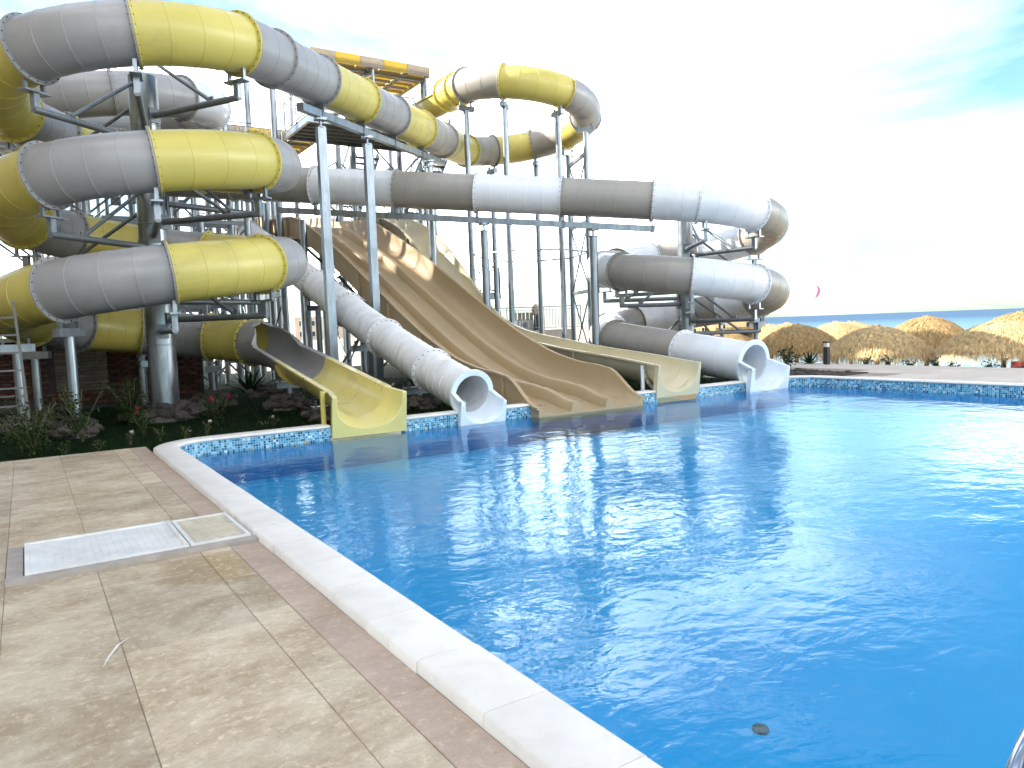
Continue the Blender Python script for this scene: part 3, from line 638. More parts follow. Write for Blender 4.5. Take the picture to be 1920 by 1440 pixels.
obj('launch_trough', MB().rings(sweep_profiles(PT, [(q, u_profile(TS, 0.0)) for q in np.linspace(0.1, jj[0] - 0.004, 6)]), True, True, True), 'worn_white', ts_)

# ---- tan three lane slide
TX0, TX1 = 6.67, 9.40
wt = np.array([(-0.30, 0.02), (0.35, 0.40), (0.95, 0.66), (1.8, 0.70), (3.0, 0.94), (4.5, 1.48), (5.75, 2.04), (7.5, 2.88), (10.3, 4.21), (12.4, 5.08), (13.8, 5.62), (15, 5.90), (16.2, 5.98), (17.5, 6.13), (19, 6.5), (20.4, 6.75), (21.2, 6.8)])
yy = np.linspace(wt[0, 0], wt[-1, 0], 400); zz = np.interp(yy, wt[:, 0], wt[:, 1]); ker = np.ones(17) / 17
zs = np.convolve(np.r_[2 * zz[0] - zz[8:0:-1], zz, 2 * zz[-1] - zz[-2:-10:-1]], ker, 'valid')
wall_top = lambda y: float(np.interp(y, yy, zs))
def tan_profile(y):
    ht = 0.60; k = min(1, max(0.0, (y + 0.28) / 1.2)); k = k * k * (3 - 2 * k)
    wall = 0.16 + (ht - 0.16) * k; ridge = 0.20 + 0.07 * k
    top = wall_top(y) if y > 0.95 else (wall_top(0.95) - ht) * k - 0.16 * (1 - k) + wall
    fz = top - wall
    lw = (TX1 - TX0) / 3; pr = []
    pr += [(TX0 - 0.07, top), (TX0, top)]
    for L_ in range(3):
        for i in range(29):
            t = i / 28; s = 2 * t - 1; x = TX0 + lw * (L_ + t)
            lhs = wall if (L_ == 0 and t < .5) else wall if (L_ == 2 and t > .5) else ridge
            e = 6.0 if lhs == wall and k > .3 else 2.6 + 3.0 * k
            if lhs == wall: z = fz + lhs * abs(s) ** e
            else:
                q_ = min(1, max(0, (abs(s) - 0.70) / 0.12)); q_ = q_ * q_ * (3 - 2 * q_); z = fz + lhs * (0.08 * abs(s) + 0.92 * q_)
            if lhs == wall: x = x if abs(s) < 0.99 else (TX0 + 0.02 if L_ == 0 else TX1 - 0.02)
            if (L_ > 0 and i == 0): continue
            pr.append((x, z))
    pr += [(TX1, top), (TX1 + 0.07, top)]
    und = min(0.72, wall + 0.14)
    pr += [(TX1 + 0.07, top - 0.05), (TX1 + 0.025, top - 0.055), (TX1 + 0.025, top - und), (TX0 - 0.025, top - und), (TX0 - 0.025, top - 0.055), (TX0 - 0.07, top - 0.05)]
    return pr
tn = thing('lane_slide', (8.03, 8, 0), 'tan three lane open slide with a hump sweeping straight down into the pool', 'water slide')
cuts = [21.2, 19.0, 17.2, 15.2, 13.2, 10.9, 8.6, 6.6, 4.7, 2.8, 0.95]
for a, c in zip(cuts[:-1], cuts[1:]):
    k = max(2, int((a - c) / 0.16))
    o = obj('lane_section', MB().rings([[(x, y, z) for x, z in tan_profile(y)] for y in np.linspace(a - 0.003, c + 0.003, k + 1)], True, True, True), 'tan', tn, ang=42)
    for X, sg in ((TX0 - 0.025, -1), (TX1 + 0.025, 1)):
        t_ = wall_top(c)
        f = MB().box((X + sg * 0.035, c + 0.03, t_ - 0.40), (0.066, 0.05, 0.66)); obj('joint_rib', f, 'tan', o, False)
k = 12
obj('outlet_lip', MB().rings([[(x, y, z) for x, z in tan_profile(y)] for y in np.linspace(0.947, -0.29, k + 1)], True, True, True), 'tan', tn, ang=42)
obj('side_prop', MB().box((TX0 - 0.08, 0.97, 0.15), (0.07, 0.09, 0.42)), 'tan', tn, False)

# ---- beige open slide
be = np.array([(-0.16, 0.62), (1.18, 0.79), (3.64, 1.02), (5.0, 1.22), (6.45, 1.38), (7.86, 1.70), (8.7, 2.1), (9.45, 2.62), (11.6, 4.43), (13.2, 5.45), (14.8, 6.0), (16.6, 6.35), (17.6, 6.4)])
PB = Path([(10.74, y, z) for y, z in be[::-1]], 1.3)
bs = thing('trough_slide', (10.74, 8, 0), 'cream open trough slide running down beside the tan lanes', 'water slide')
BR = 0.57
bj = list(np.linspace(0.1, PB.L - 0.50, 8))
for a, c in zip(bj[:-1], bj[1:]):
    up = u_profile(BR, 0.0, 0.0, 0.0); n2 = 19
    sts = [(q, u_profile(BR, 0.0, 0.03, 0.085)) for q in np.linspace(a + 0.003, c - 0.003, 14)]
    o = obj('trough_section', MB().rings(sweep_profiles(PB, sts), True, True, True), 'beige', bs, ang=45)
    sh = [(-(BR + 0.036) * math.cos(math.pi * i / 20), -(BR + 0.036) * math.sin(math.pi * i / 20) - 0.05) for i in range(21)]
    obj('outer_shell', MB().rings(sweep_profiles(PB, [(q, sh) for q in np.linspace(a + 0.004, c - 0.004, 14)]), False), 'beige_out', o)
    f = MB(); fo = [(-(BR + r_) * math.cos(math.pi * i / 20), -(BR + r_) * math.sin(math.pi * i / 20) - 0.06) for r_ in (0.11,) for i in range(21)] + [(-(BR + 0.033) * math.cos(math.pi * i / 20), -(BR + 0.033) * math.sin(math.pi * i / 20) - 0.06) for i in range(20, -1, -1)]
    f.rings(sweep_profiles(PB, [(c - 0.03, fo), (c - 0.002, fo)]), True, True, True); obj('flange', f, 'beige_out', o, False)
    f = MB()
    for i in range(1, 12):
        a_ = math.pi * i / 12; p, t, x, y = PB.at(c); cpt = p - x * ((BR + 0.075) * math.cos(a_)) - y * ((BR + 0.075) * math.sin(a_) + 0.06); f.cyl(cpt - t * 0.05, cpt + t * 0.02, 0.014, 6)
    obj('flange_bolts', f, 'bolt', o, False, kind='stuff')
outlet(PB, PB.L - 0.497, PB.L - 0.01, BR, 0.68, 0.0, 0.0, -0.74, 'beige', bs)
obj('prop_leg', MB().cyl((10.08, 0.42, 0.05), (10.08, 0.42, 0.62), 0.045, 12), 'white_lip', bs)

# ------------------------------------------------------------------ steel columns and supports
def helix_column(name, C, rad, top, arms, zfun, Rr, label):
    t = thing(name, (C[0], C[1], 0), label, 'column')
    mb = MB()
    zz_ = [-.05, 0.12, 0.13] ; rr_ = [rad + 0.10, rad + 0.10, rad]
    seams = [1.5, 4.05, 6.1]; zs_ = [(0.13, rad)]
    for s in seams:
        if s < top: zs_ += [(s - 0.015, rad), (s - 0.008, rad + 0.008), (s + 0.008, rad + 0.008), (s + 0.015, rad)]
    zs_ += [(top, rad)]
    n = 32
    rs = [[(C[0] + r * math.cos(2 * math.pi * i / n), C[1] + r * math.sin(2 * math.pi * i / n), z) for i in range(n)] for z, r in zs_]
    mb.rings(rs, True, False, True); obj('pole', mb, 'steel', t)
    mb = MB().cyl((C[0], C[1], -0.05), (C[0], C[1], 0.1), rad + 0.14, 24); obj('base_plate', mb, 'steel', t)
    for a, brace in arms:
        p = Vector(zfun(a)); d = Vector((p.x - C[0], p.y - C[1], 0)).normalized(); ztop = p.z - TR - 0.075
        za = ztop - 0.42; e = Vector((p.x, p.y, za)); s0 = Vector((C[0], C[1], za)) + d * (rad - 0.02)
        am = MB().cyl(s0, e + d * 0.05, 0.065, 14); am.box(s0 + d * 0.03, (0.03, 0.26, 0.3), (d, d.cross(Vector((0, 0, 1))), Vector((0, 0, 1))))
        o = obj('arm', am, 'steel_d', t)
        tt = Vector((-d.y, d.x, 0))
        sd = MB().box(e + Vector((0, 0, 0.14)), (0.12, 0.10, 0.30), (d, tt, Vector((0, 0, 1))))
        sd.box(e + Vector((0, 0, 0.30)), (0.52, 0.20, 0.03), (d, tt, Vector((0, 0, 1))))
        for k in (-1, 1): sd.box(e + d * (0.18 * k) + Vector((0, 0, 0.43)), (0.05, 0.07, 0.26), (d, tt, Vector((0, 0, 1))))
        obj('saddle', sd, 'steel', o, False)
        if brace:
            q0 = Vector((C[0], C[1], za + 1.15)) + d * rad * 0.9; q1 = Vector((C[0], C[1], za + 0.06)) + d * (Rr * 0.72)
            br = MB().cyl(q0, q1, 0.038, 10); br.box(q1 + Vector((0, 0, 0.01)), (0.16, 0.03, 0.12), (d, tt, Vector((0, 0, 1)))); obj('brace', br, 'steel_d', o)
    return t
arms1 = []
for a in (267.5, 311, 382, 450, 512, 583, 624, 671, 742, 810, 872, 940, 980, 1022):
    arms1.append((a, a not in (267.5, 624, 980)))
helix_column('support_column', C1, 0.285, 7.1, arms1, h1, R1, 'thick galvanised column with radial arms inside the yellow and grey coils')
arms2 = [(a, a not in (312.5, 668)) for a in (93, 129, 164, 200, 268, 312.5, 363.5, 398, 434, 472, 508, 555, 627, 664)]
helix_column('support_column', C2, 0.25, 4.9, arms2, h2, R2, 'thick galvanised column with radial arms inside the white and taupe coils')

def post(top, label, r=0.085, head='tee', group=None, axis=(1, 0), base_z=-0.05, sq=False, hw=0.62, mat_='steel', foot=(None, None)):
    x, y, z = top; t = thing('support_post', (x, y, 0), label, 'post', group)
    zt_ = z - (0.24 if head else 0.0)
    m = MB()
    if sq: m.box((x, y, (zt_ + base_z) / 2), (r * 2, r * 2, zt_ - base_z)); m.box((x, y, 3.2), (r * 2 + .03, r * 2 + .03, 0.05))
    else: m.cyl((x, y, base_z), (x, y, zt_), r, 18)
    m.cyl((x, y, base_z), (x, y, 0.02), r + 0.10, 16)
    obj('pole', m, mat_, t)
    if head == 'tee':
        ax = Vector((axis[0], axis[1], 0)).normalized(); nn = Vector((-ax.y, ax.x, 0)); U = Vector((0, 0, 1))
        m = MB().box((x, y, zt_ + 0.075), (hw, 0.16, 0.15), (ax, nn, U)); obj('cross_head', m, 'steel', t, False)
        for k in (-1, 1):
            m = MB().box(Vector((x, y, zt_ + 0.20)) + ax * (hw * 0.34 * k), (0.045, 0.07, 0.14), (ax, nn, U)); obj('lug', m, 'steel_d', t, False)
    elif head == 'cap':
        m = MB().cyl((x, y, zt_), (x, y, zt_ + 0.025), r * 1.3, 14); m.cyl((x, y, zt_ + 0.025), (x, y, z - 0.06), 0.035, 10); m.box((x, y, z - 0.03), (0.24, 0.24, 0.06)); obj('cap_bracket', m, 'steel', t, False)
    return t
under = TR + 0.08
def rad_axis(C, p): return (p[0] - C[0], p[1] - C[1])
lowposts = [(227, 'under the front left flange'), (182, 'beside the ladder'), (152, 'in front of the brick wall'), (56, 'right of the thick column'), (92, 'behind the thick column')]
for a, d in lowposts:
    p = h1(a); post((p[0], p[1], p[2] - under), 'short tee-headed post under the lowest yellow coil, ' + d, axis=rad_axis(C1, p))
for y, d in ((5.0, 'the hood of the open grey trough'), (2.3, 'the middle of the open yellow trough')):
    p = PY.at(PY.near((3.3, y, 1)))[0]; post((p[0], p[1], p[2] - under), 'short tee-headed steel post under ' + d, axis=(1, 0))
for a, d in ((5, 'the taupe section of the white slide exit'), (45, 'the lowest left bend of the white coil'), (196, 'the lowest right bend of the white coil, by the thatched umbrellas'), (150, 'the lowest rear bend of the white coil')):
    p = h2(a); post((p[0], p[1], p[2] - under), 'tee-headed steel post under ' + d, axis=rad_axis(C2, p))
lp = [(178, 'where the launch tube enters the high loop'), (220.75, 'at the front left of the high loop'), (266.5, 'at the front of the high loop'), (309, 'at the right bend of the high loop'), (367.5, 'at the rear right of the high loop'), (403.5, 'at the rear of the high loop'), (448.5, 'at the rear left of the high loop')]
LPP = []
for f, d in lp:
    p = h3(f); LPP.append(p); post((p[0], p[1], p[2] - under), 'tall slender steel post ' + d, r=0.105, axis=rad_axis(C3, p))
# tie rods round the ring of posts
tr = thing('tie_rod_ring', (C3[0], C3[1], 4.2), 'thin steel tie rods linking the tall posts below the high loop', 'tie rods')
for (a, b_) in ((0, 6), (1, 2), (2, 3), (3, 4), (4, 5), (5, 6), (0, 1)):
    zt_ = 4.2; A, B = Vector((LPP[a][0], LPP[a][1], zt_)), Vector((LPP[b_][0], LPP[b_][1], zt_)); d = (B - A).normalized()
    obj('tie_rod', MB().cyl(A + d * 0.1, B - d * 0.1, 0.028, 8), 'steel', tr)
A, B = Vector(LPP[3]), Vector(LPP[4])
brt = thing('braced_frame', ((A.x + B.x) / 2, (A.y + B.y) / 2, 0), 'steel cross bracing between two tall posts at the right of the high loop', 'bracing')
for z0, z1_ in ((0.3, 2.8), (2.8, 5.3), (5.3, 7.7)):
    for s_ in (0, 1):
        obj('brace', MB().cyl((A.x, A.y, z1_ if s_ else z0), (B.x, B.y, z0 if s_ else z1_), 0.028, 8), 'steel_d', brt)
    m = (A + B) / 2; d = (B - A); d.z = 0; d.normalize()
    obj('gusset_plate', MB().box((m.x, m.y, (z0 + z1_) / 2), (0.26, 0.02, 0.26), (d, Vector((-d.y, d.x, 0)), Vector((0, 0, 1)))), 'steel', brt, False)
    obj('cross_beam', MB().beam((A.x, A.y, z1_), (B.x, B.y, z1_), 0.10, 0.12), 'steel_d', brt, False)

# carrying beams below the two straight tube runs
def carrier(P0, P1, f0, f1, drop, label, fpts, w=0.16, h=0.17):
    a = P0 + (P1 - P0) * f0; c = P0 + (P1 - P0) * f1; a = Vector(a) - Vector((0, 0, drop)); c = Vector(c) - Vector((0, 0, drop))
    t = thing('carrier_beam', (a + c) / 2, label, 'beam')
    obj('rail', MB().beam(a, c, w, h), 'steel', t, False)
    for f in fpts:
        p = Vector(P0 + (P1 - P0) * f) - Vector((0, 0, drop)); d = (c - a).normalized(); x = d.cross(Vector((0, 0, 1))).normalized()
        m = MB().box(p, (w + 0.03, 0.09, h + 0.03), (x, d, x.cross(d))); m.box(p + Vector((0, 0, 0.17)), (0.22, 0.04, 0.22), (x, d, x.cross(d))); obj('clamp', m, 'steel_d', t, False)
    return t
carrier(Pp, Qq, 0.135, 0.83, 0.78, 'grey steel box beam carrying the straight yellow and grey tube run', (0.202, 0.364, 0.517, 0.678))
carrier(P4, Q2, 0.22, 0.935, 0.80, 'long steel box beam carrying the straight white and taupe tube run', (0.297, 0.457, 0.611, 0.771, 0.93))
def on(P0, P1, f): return P0 + (P1 - P0) * f
for f, d, sq in ((0.201, 'first square steel post under the yellow tube run, counting from the coils', True), (0.387, 'second square steel post under the yellow tube run, counting from the coils', True), (0.73, 'round steel post under the upper end of the yellow tube run', False)):
    p = on(Pp, Qq, f); post((p[0], p[1], p[2] - 0.86), d, r=0.10 if sq else 0.12, head='cap', sq=sq)
for f, d in ((0.623, 'round steel post under the middle of the straight white tube run'), (0.824, 'round steel post under the white tube run near the white coils')):
    p = on(P4, Q2, f); post((p[0], p[1], p[2] - 0.88), d, r=0.12, head='cap')
# trestles under the straight white tube, the tan lanes and the cream trough
for y, d in ((2.6, 'lower third'), (5.6, 'middle'), (9.0, 'upper third')):
    z = float(np.interp(y, [q[0] for q in zt], [q[1] for q in zt])); post((5.46, y, z - TS - 0.07), 'tee-headed steel post under the %s of the worn white tube' % d, axis=(1, 0), hw=0.7)
for y, d in ((5.2, 'lower'), (8.4, 'middle'), (11.4, 'upper')):
    z = wall_top(y) - 0.78; t = thing('trestle', (8.03, y, 0), 'dark steel trestle with cross bracing under the %s part of the tan lanes' % d, 'trestle')
    for X in (6.75, 9.32): obj('leg', MB().box((X, y, (z - 0.15) / 2), (0.16, 0.16, z - 0.15)), 'steel_d', t, False)
    obj('cross_beam', MB().box((8.03, y, z - 0.075), (2.75, 0.14, 0.15)), 'steel_d', t, False)
    if z > 1.2:
        obj('brace', MB().cyl((6.75, y, 0.3), (9.32, y, z - 0.3), 0.04, 8), 'steel_d', t); obj('brace', MB().cyl((6.75, y + 0.09, z - 0.3), (9.32, y + 0.09, 0.3), 0.04, 8), 'steel_d', t)
    sp = MB().cyl((6.75, y, z - 0.2), (6.75, y + 2.2, wall_top(y + 2.2) - 0.95), 0.05, 8); obj('brace', sp, 'dark', t)
for y, d in ((2.9, 'lower'), (6.0, 'middle'), (9.6, 'upper')):
    z = float(np.interp(y, be[:, 0], be[:, 1])); post((10.74, y, z - BR - 0.12), 'tee-headed steel post under the %s part of the cream trough' % d, axis=(1, 0))

# ------------------------------------------------------------------ slide tower
tw = thing('slide_tower', (6.5, 17.5, 0), 'galvanised steel slide tower with platforms, stairs, railings and striped canopies', 'tower')
colx = [-2.5, 0.2, 2.6, 4.55, 6.25, 9.85, 12.25]
def part(name, mb, m, sm=False): return obj(name, mb, m, tw, sm)
tops = {}
for X in colx:
    for Y in (14.9, 18.3, 21.0):
        if X < 4 and Y == 14.9 and X != 2.6 and X != 0.2: pass
        top = 11.6 if (X >= 6.2 and X != 6.25 and Y < 18.4) else 9.0
        if X == 6.25: top = 11.6 if Y < 18.4 else 9.4
        if Y == 21.0: top = 9.4 if X < 9 else 6.4
        if X < 3: top = 9.3 if Y != 14.9 else 7.9
        part('column', MB().cyl((X, Y, -0.05), (X, Y, top), 0.125, 16), 'steel', True); tops[(X, Y)] = top
def brace_x(p0, p1, z0, z1_, gus=True):
    part('brace', MB().cyl((p0[0], p0[1], z0), (p1[0], p1[1], z1_), 0.033, 8), 'steel_d', True); part('brace', MB().cyl((p0[0], p0[1], z1_), (p1[0], p1[1], z0), 0.033, 8), 'steel_d', True)
    if gus:
        m = Vector(((p0[0] + p1[0]) / 2, (p0[1] + p1[1]) / 2, (z0 + z1_) / 2)); d = Vector((p1[0] - p0[0], p1[1] - p0[1], 0)).normalized()
        part('gusset_plate', MB().box(m, (0.34, 0.03, 0.34), (d, Vector((-d.y, d.x, 0)), Vector((0, 0, 1)))), 'steel_d')
for (xa, xb) in ((-2.5, 0.2), (0.2, 2.6), (2.6, 4.55)):
    for Y in (14.9, 18.3):
        for z0, z1_ in ((0.3, 2.5), (2.9, 5.3), (5.6, 7.7)): brace_x((xa, Y), (xb, Y), z0, z1_)
        for z in (2.7, 5.45): part('beam', MB().box(((xa + xb) / 2, Y, z), (xb - xa, 0.12, 0.18)), 'steel_d')
for X in (4.55, 6.25, 9.85, 12.25):
    for Ya, Yb in ((14.9, 18.3), (18.3, 21.0)):
        for z0, z1_ in ((0.3, 3.0), (3.2, 5.7)): brace_x((X, Ya), (X, Yb), z0, z1_)
        for z in (3.1,): part('beam', MB().box((X, (Ya + Yb) / 2, z), (0.12, Yb - Ya, 0.18)), 'steel_d')
brace_x((6.25, 18.3), (9.85, 18.3), 6.6, 8.8); brace_x((9.85, 14.9), (12.25, 14.9), 6.4, 8.8); brace_x((9.85, 18.3), (12.25, 18.3), 3.2, 5.8); brace_x((9.85, 18.3), (12.25, 18.3), 6.6, 8.8)
brace_x((6.25, 14.9), (6.25, 18.3), 6.4, 8.8); brace_x((12.25, 14.9), (12.25, 18.3), 6.4, 8.8)
rowx = [-1.2, 0.3, 1.7, 3.1, 4.5, 6.3]
for Y, tp in ((12.5, 5.4), (16.6, 8.0)):
    for X in rowx: part('column', MB().cyl((X, Y, -0.1), (X, Y, tp if X > 3 or Y > 13 else 5.2), 0.11, 14), 'steel', True)
    for xa, xb in zip(rowx[:-1], rowx[1:]):
        if xb == 6.3: continue
        for z0, z1_ in ((0.2, 1.7), (1.9, 3.4), (3.6, 5.1)): brace_x((xa, Y), (xb, Y), z0, z1_)
        for z in (1.8, 3.5, 5.2): part('beam', MB().box(((xa + xb) / 2, Y, z), (xb - xa - 0.2, 0.10, 0.12)), 'steel_d')
for X, Y, tp in ((11.75, 16.4, 9.0), (12.75, 16.6, 6.8), (9.75, 16.4, 9.0), (10.4, 20.0, 8.6), (11.3, 20.0, 8.6), (8.0, 21.8, 8.9), (6.9, 21.8, 8.9), (9.1, 21.8, 8.9), (13.7, 17.2, 7.2), (14.6, 17.6, 4.2)):
    part('column', MB().cyl((X, Y, -0.1), (X, Y, tp), 0.12, 14), 'steel', True)
def platform(x0, x1, y0, y1, z, open_front=()):
    o = part('platform', MB().box(((x0 + x1) / 2, (y0 + y1) / 2, z - 0.02), (x1 - x0, y1 - y0, 0.04)), 'grating')
    for Y in (y0 + 0.06, y1 - 0.06): obj('edge_beam', MB().box(((x0 + x1) / 2, Y, z - 0.15), (x1 - x0, 0.10, 0.20)), 'steel', o, False)
    for X in (x0 + 0.06, x1 - 0.06): obj('edge_beam', MB().box((X, (y0 + y1) / 2, z - 0.15), (0.10, y1 - y0 - 0.24, 0.20)), 'steel', o, False)
    k = int((y1 - y0) / 0.45)
    for i in range(1, k): obj('joist', MB().box(((x0 + x1) / 2, y0 + (y1 - y0) * i / k, z - 0.12), (x1 - x0 - 0.26, 0.06, 0.14)), 'steel_d', o, False)
def railing(p, q, h=1.05, parent=None, sp=0.115, name='railing_panel', dz=0.06):
    p, q = Vector(p), Vector(q); L = (q - p).length; U = Vector((0, 0, 1)); m = MB()
    m.cyl(p + U * h, q + U * h, 0.024, 8); m.cyl(p + U * (dz + .04), q + U * (dz + .04), 0.018, 6)
    k = max(1, round(L / 1.5))
    for i in range(k + 1): a = p.lerp(q, i / k); m.cyl(a, a + U * h, 0.026, 8)
    k = max(2, round(L / sp))
    for i in range(1, k): a = p.lerp(q, i / k); m.cyl(a + U * (dz + .04), a + U * (h - 0.12), 0.015, 5)
    m.cyl(p + U * (h - 0.12), q + U * (h - 0.12), 0.015, 6)
    return obj(name, m, 'steel', parent or tw)
platform(6.9, 12.3, 13.2, 16.0, 9.1)
railing((6.95, 13.25, 9.1), (6.95, 15.95, 9.1)); railing((6.95, 15.95, 9.1), (12.2, 15.95, 9.1)); railing((6.95, 13.25, 9.1), (11.0, 13.25, 9.1)); railing((12.5, 13.3, 9.1), (12.5, 15.2, 9.1), 1.05)
platform(4.4, 12.4, 19.5, 21.6, 5.80)
railing((4.45, 19.55, 5.8), (4.45, 21.5, 5.8)); railing((12.35, 19.6, 5.8), (12.35, 21.5, 5.8)); railing((4.45, 21.5, 5.8), (12.3, 21.5, 5.8))
platform(-2.7, 3.0, 15.0, 18.5, 8.25)
railing((-0.3, 15.05, 8.25), (2.9, 15.05, 8.25)); railing((2.95, 15.05, 8.25), (2.95, 18.4, 8.25)); railing((-2.6, 18.4, 8.25), (2.9, 18.4, 8.25))
# walkway between the platforms
platform(3.0, 6.9, 16.1, 17.0, 8.3); railing((3.0, 16.15, 8.3), (6.9, 16.15, 8.3))

def canopy(x0, x1, y0, y1, z, nx, ny, start, z_back=None):
    zb = z if z_back is None else z_back
    c = part('canopy', MB().box(((x0 + x1) / 2, y0 + 0.5, z - 0.30), (x1 - x0 - 0.1, 0.10, 0.10)), 'steel_d')
    wx = (x1 - x0) / nx; wy = (y1 - y0) / ny
    for i in range(nx):
        for j in range(ny):
            key = 'canopy_y' if (i + j + start) % 2 else 'canopy_t'
            f0, f1 = j / ny, (j + 1) / ny
            m = MB(); xa, xb = x0 + wx * i + 0.02, x0 + wx * (i + 1) - 0.02; ya, yb = y0 + wy * j + 0.02, y0 + wy * (j + 1) - 0.02
            za, zc = z + (zb - z) * f0, z + (zb - z) * f1
            # shallow ribbed channel panel
            prof_ = [(xa, 0.0), (xa, 0.05), (xb, 0.05), (xb, 0.0)]
            m.box(((xa + xb) / 2, (ya + yb) / 2, (za + zc) / 2 - 0.14), (xb - xa, yb - ya, 0.025))
            m.box(((xa + xb) / 2, ya + 0.03, (za + zc) / 2 - 0.19), (xb - xa, 0.05, 0.09))
            obj('roof_panel', m, key, c, False)
        key = 'canopy_t' if (i + start) % 2 == 0 else 'canopy_y'
        obj('fascia_panel', MB().box((x0 + wx * (i + 0.5), y0 - 0.02, z - 0.12), (wx - 0.008, 0.035, 0.36)), key, c, False)
    for j in range(ny):
        key = 'canopy_y' if (j + start) % 2 == 0 else 'canopy_t'
        obj('fascia_panel', MB().box((x1 + 0.02, y0 + wy * (j + 0.5), z - 0.12), (0.035, wy - 0.008, 0.36)), key, c, False)
    for X in (x0 + 0.9, (x0 + x1) / 2, x1 - 0.9): obj('purlin', MB().box((X, (y0 + y1) / 2, z - 0.27), (0.07, y1 - y0 - 0.2, 0.07)), 'steel_d', c, False)
canopy(7.5, 12.2, 14.3, 17.2, 11.70, 5, 6, 0)
for X, Y in ((7.6, 14.4), (9.9, 14.4), (12.1, 14.4), (7.6, 17.1), (12.1, 17.1)):
    part('canopy_post', MB().cyl((X, Y, 9.1), (X, Y, 11.5), 0.06, 12), 'steel', True)
canopy(0.8, 8.45, 17.05, 20.4, 9.42, 9, 5, 1)
for X in (1.0, 4.35, 6.3):
    for Y in (17.2, 20.3): part('canopy_post', MB().cyl((X, Y, -0.1), (X, Y, 9.25), 0.07, 12), 'steel', True)
# stairs at the right side of the tower
def flight(x, y0, y1, z0, z1_, wd_=0.95):
    st_ = part('stair_flight', MB().beam((x - wd_ / 2, y0, z0 - 0.08), (x - wd_ / 2, y1, z1_ - 0.08), 0.05, 0.24).beam((x + wd_ / 2, y0, z0 - 0.08), (x + wd_ / 2, y1, z1_ - 0.08), 0.05, 0.24), 'steel_d')
    k = max(2, round(abs(z1_ - z0) / 0.19))
    for i in range(1, k): obj('tread', MB().box((x, y0 + (y1 - y0) * i / k, z0 + (z1_ - z0) * i / k), (wd_ - 0.06, 0.27, 0.04)), 'grating', st_, False)
    for s_ in (-1, 1): railing((x + s_ * wd_ / 2, y0, z0), (x + s_ * wd_ / 2, y1, z1_), 1.0, st_, 0.13, dz=0.1)
flight(12.95, 18.4, 15.0, 5.95, 9.1); flight(12.95, 14.6, 18.0, 3.0, 5.95); flight(14.05, 18.2, 14.9, 0.0, 3.0)
flight(10.7, 20.6, 17.2, 6.2, 9.0, 1.0); flight(8.6, 22.4, 22.9, 6.0, 6.2, 1.0)
platform(12.45, 14.6, 13.4, 14.6, 3.0); railing((12.5, 13.42, 3.0), (14.55, 13.42, 3.0)); railing((14.55, 13.42, 3.0), (14.55, 14.55, 3.0))
platform(12.45, 13.6, 18.0, 19.2, 5.95); railing((13.55, 18.05, 5.95), (13.55, 19.15, 5.95)); railing((12.5, 19.15, 5.95), (13.5, 19.15, 5.95))
for X, Y, tp in ((14.5, 13.5, 4.0), (12.55, 13.5, 4.0), (13.5, 19.1, 7.0), (14.55, 14.5, 4.0)): part('column', MB().cyl((X, Y, -0.05), (X, Y, tp), 0.075, 12), 'steel', True)

# ------------------------------------------------------------------ raised terrace with railing behind the cream trough
te = thing('terrace', (17.4, 15.8, 0), 'low grey terrace with a barred railing behind the tall posts', 'terrace')
obj('floor', MB().box((17.4, 16.9, 0.68), (4.6, 3.4, 1.46)), 'concrete', te, False)
railing((15.2, 17.1, 1.41), (19.6, 14.6, 1.41), 1.05, te, 0.13); railing((15.2, 17.1, 1.41), (15.2, 18.5, 1.41), 1.05, te)
cb = thing('pump_cabinet', (17.3, 16.3, 1.41), 'pale slatted pump cabinet with a round port on the grey terrace', 'cabinet')
obj('body', MB().box((17.3, 16.3, 1.66), (1.35, 0.5, 0.5)), 'plastic', cb, False)
for i in range(6): obj('slat', MB().box((16.75 + i * 0.22, 16.03, 2.06), (0.16, 0.03, 0.34)), 'concrete', cb, False)
obj('port', MB().cyl((17.5, 16.05, 1.66), (17.5, 16.02, 1.66), 0.13, 18), 'steel_d', cb)

fp = thing('folded_parasol', (18.0, 15.85, 1.41), 'folded tan parasol in a dark stand on the grey terrace', 'parasol')
obj('stand', MB().cyl((18.0, 15.85, 1.41), (18.0, 15.85, 2.1), 0.15, 14, 0.11), 'dark', fp)
fr_ = [(0.10, 2.08), (0.19, 2.16), (0.20, 2.35), (0.15, 2.5), (0.05, 2.62)]
obj('cloth', MB().rings([[(18.0 + r * (1 + .15 * math.sin(5 * a)) * math.cos(a), 15.85 + r * (1 + .15 * math.sin(5 * a)) * math.sin(a), z) for a in np.linspace(0, 2 * math.pi, 20, endpoint=False)] for r, z in fr_], True, True, True), 'villa', fp)

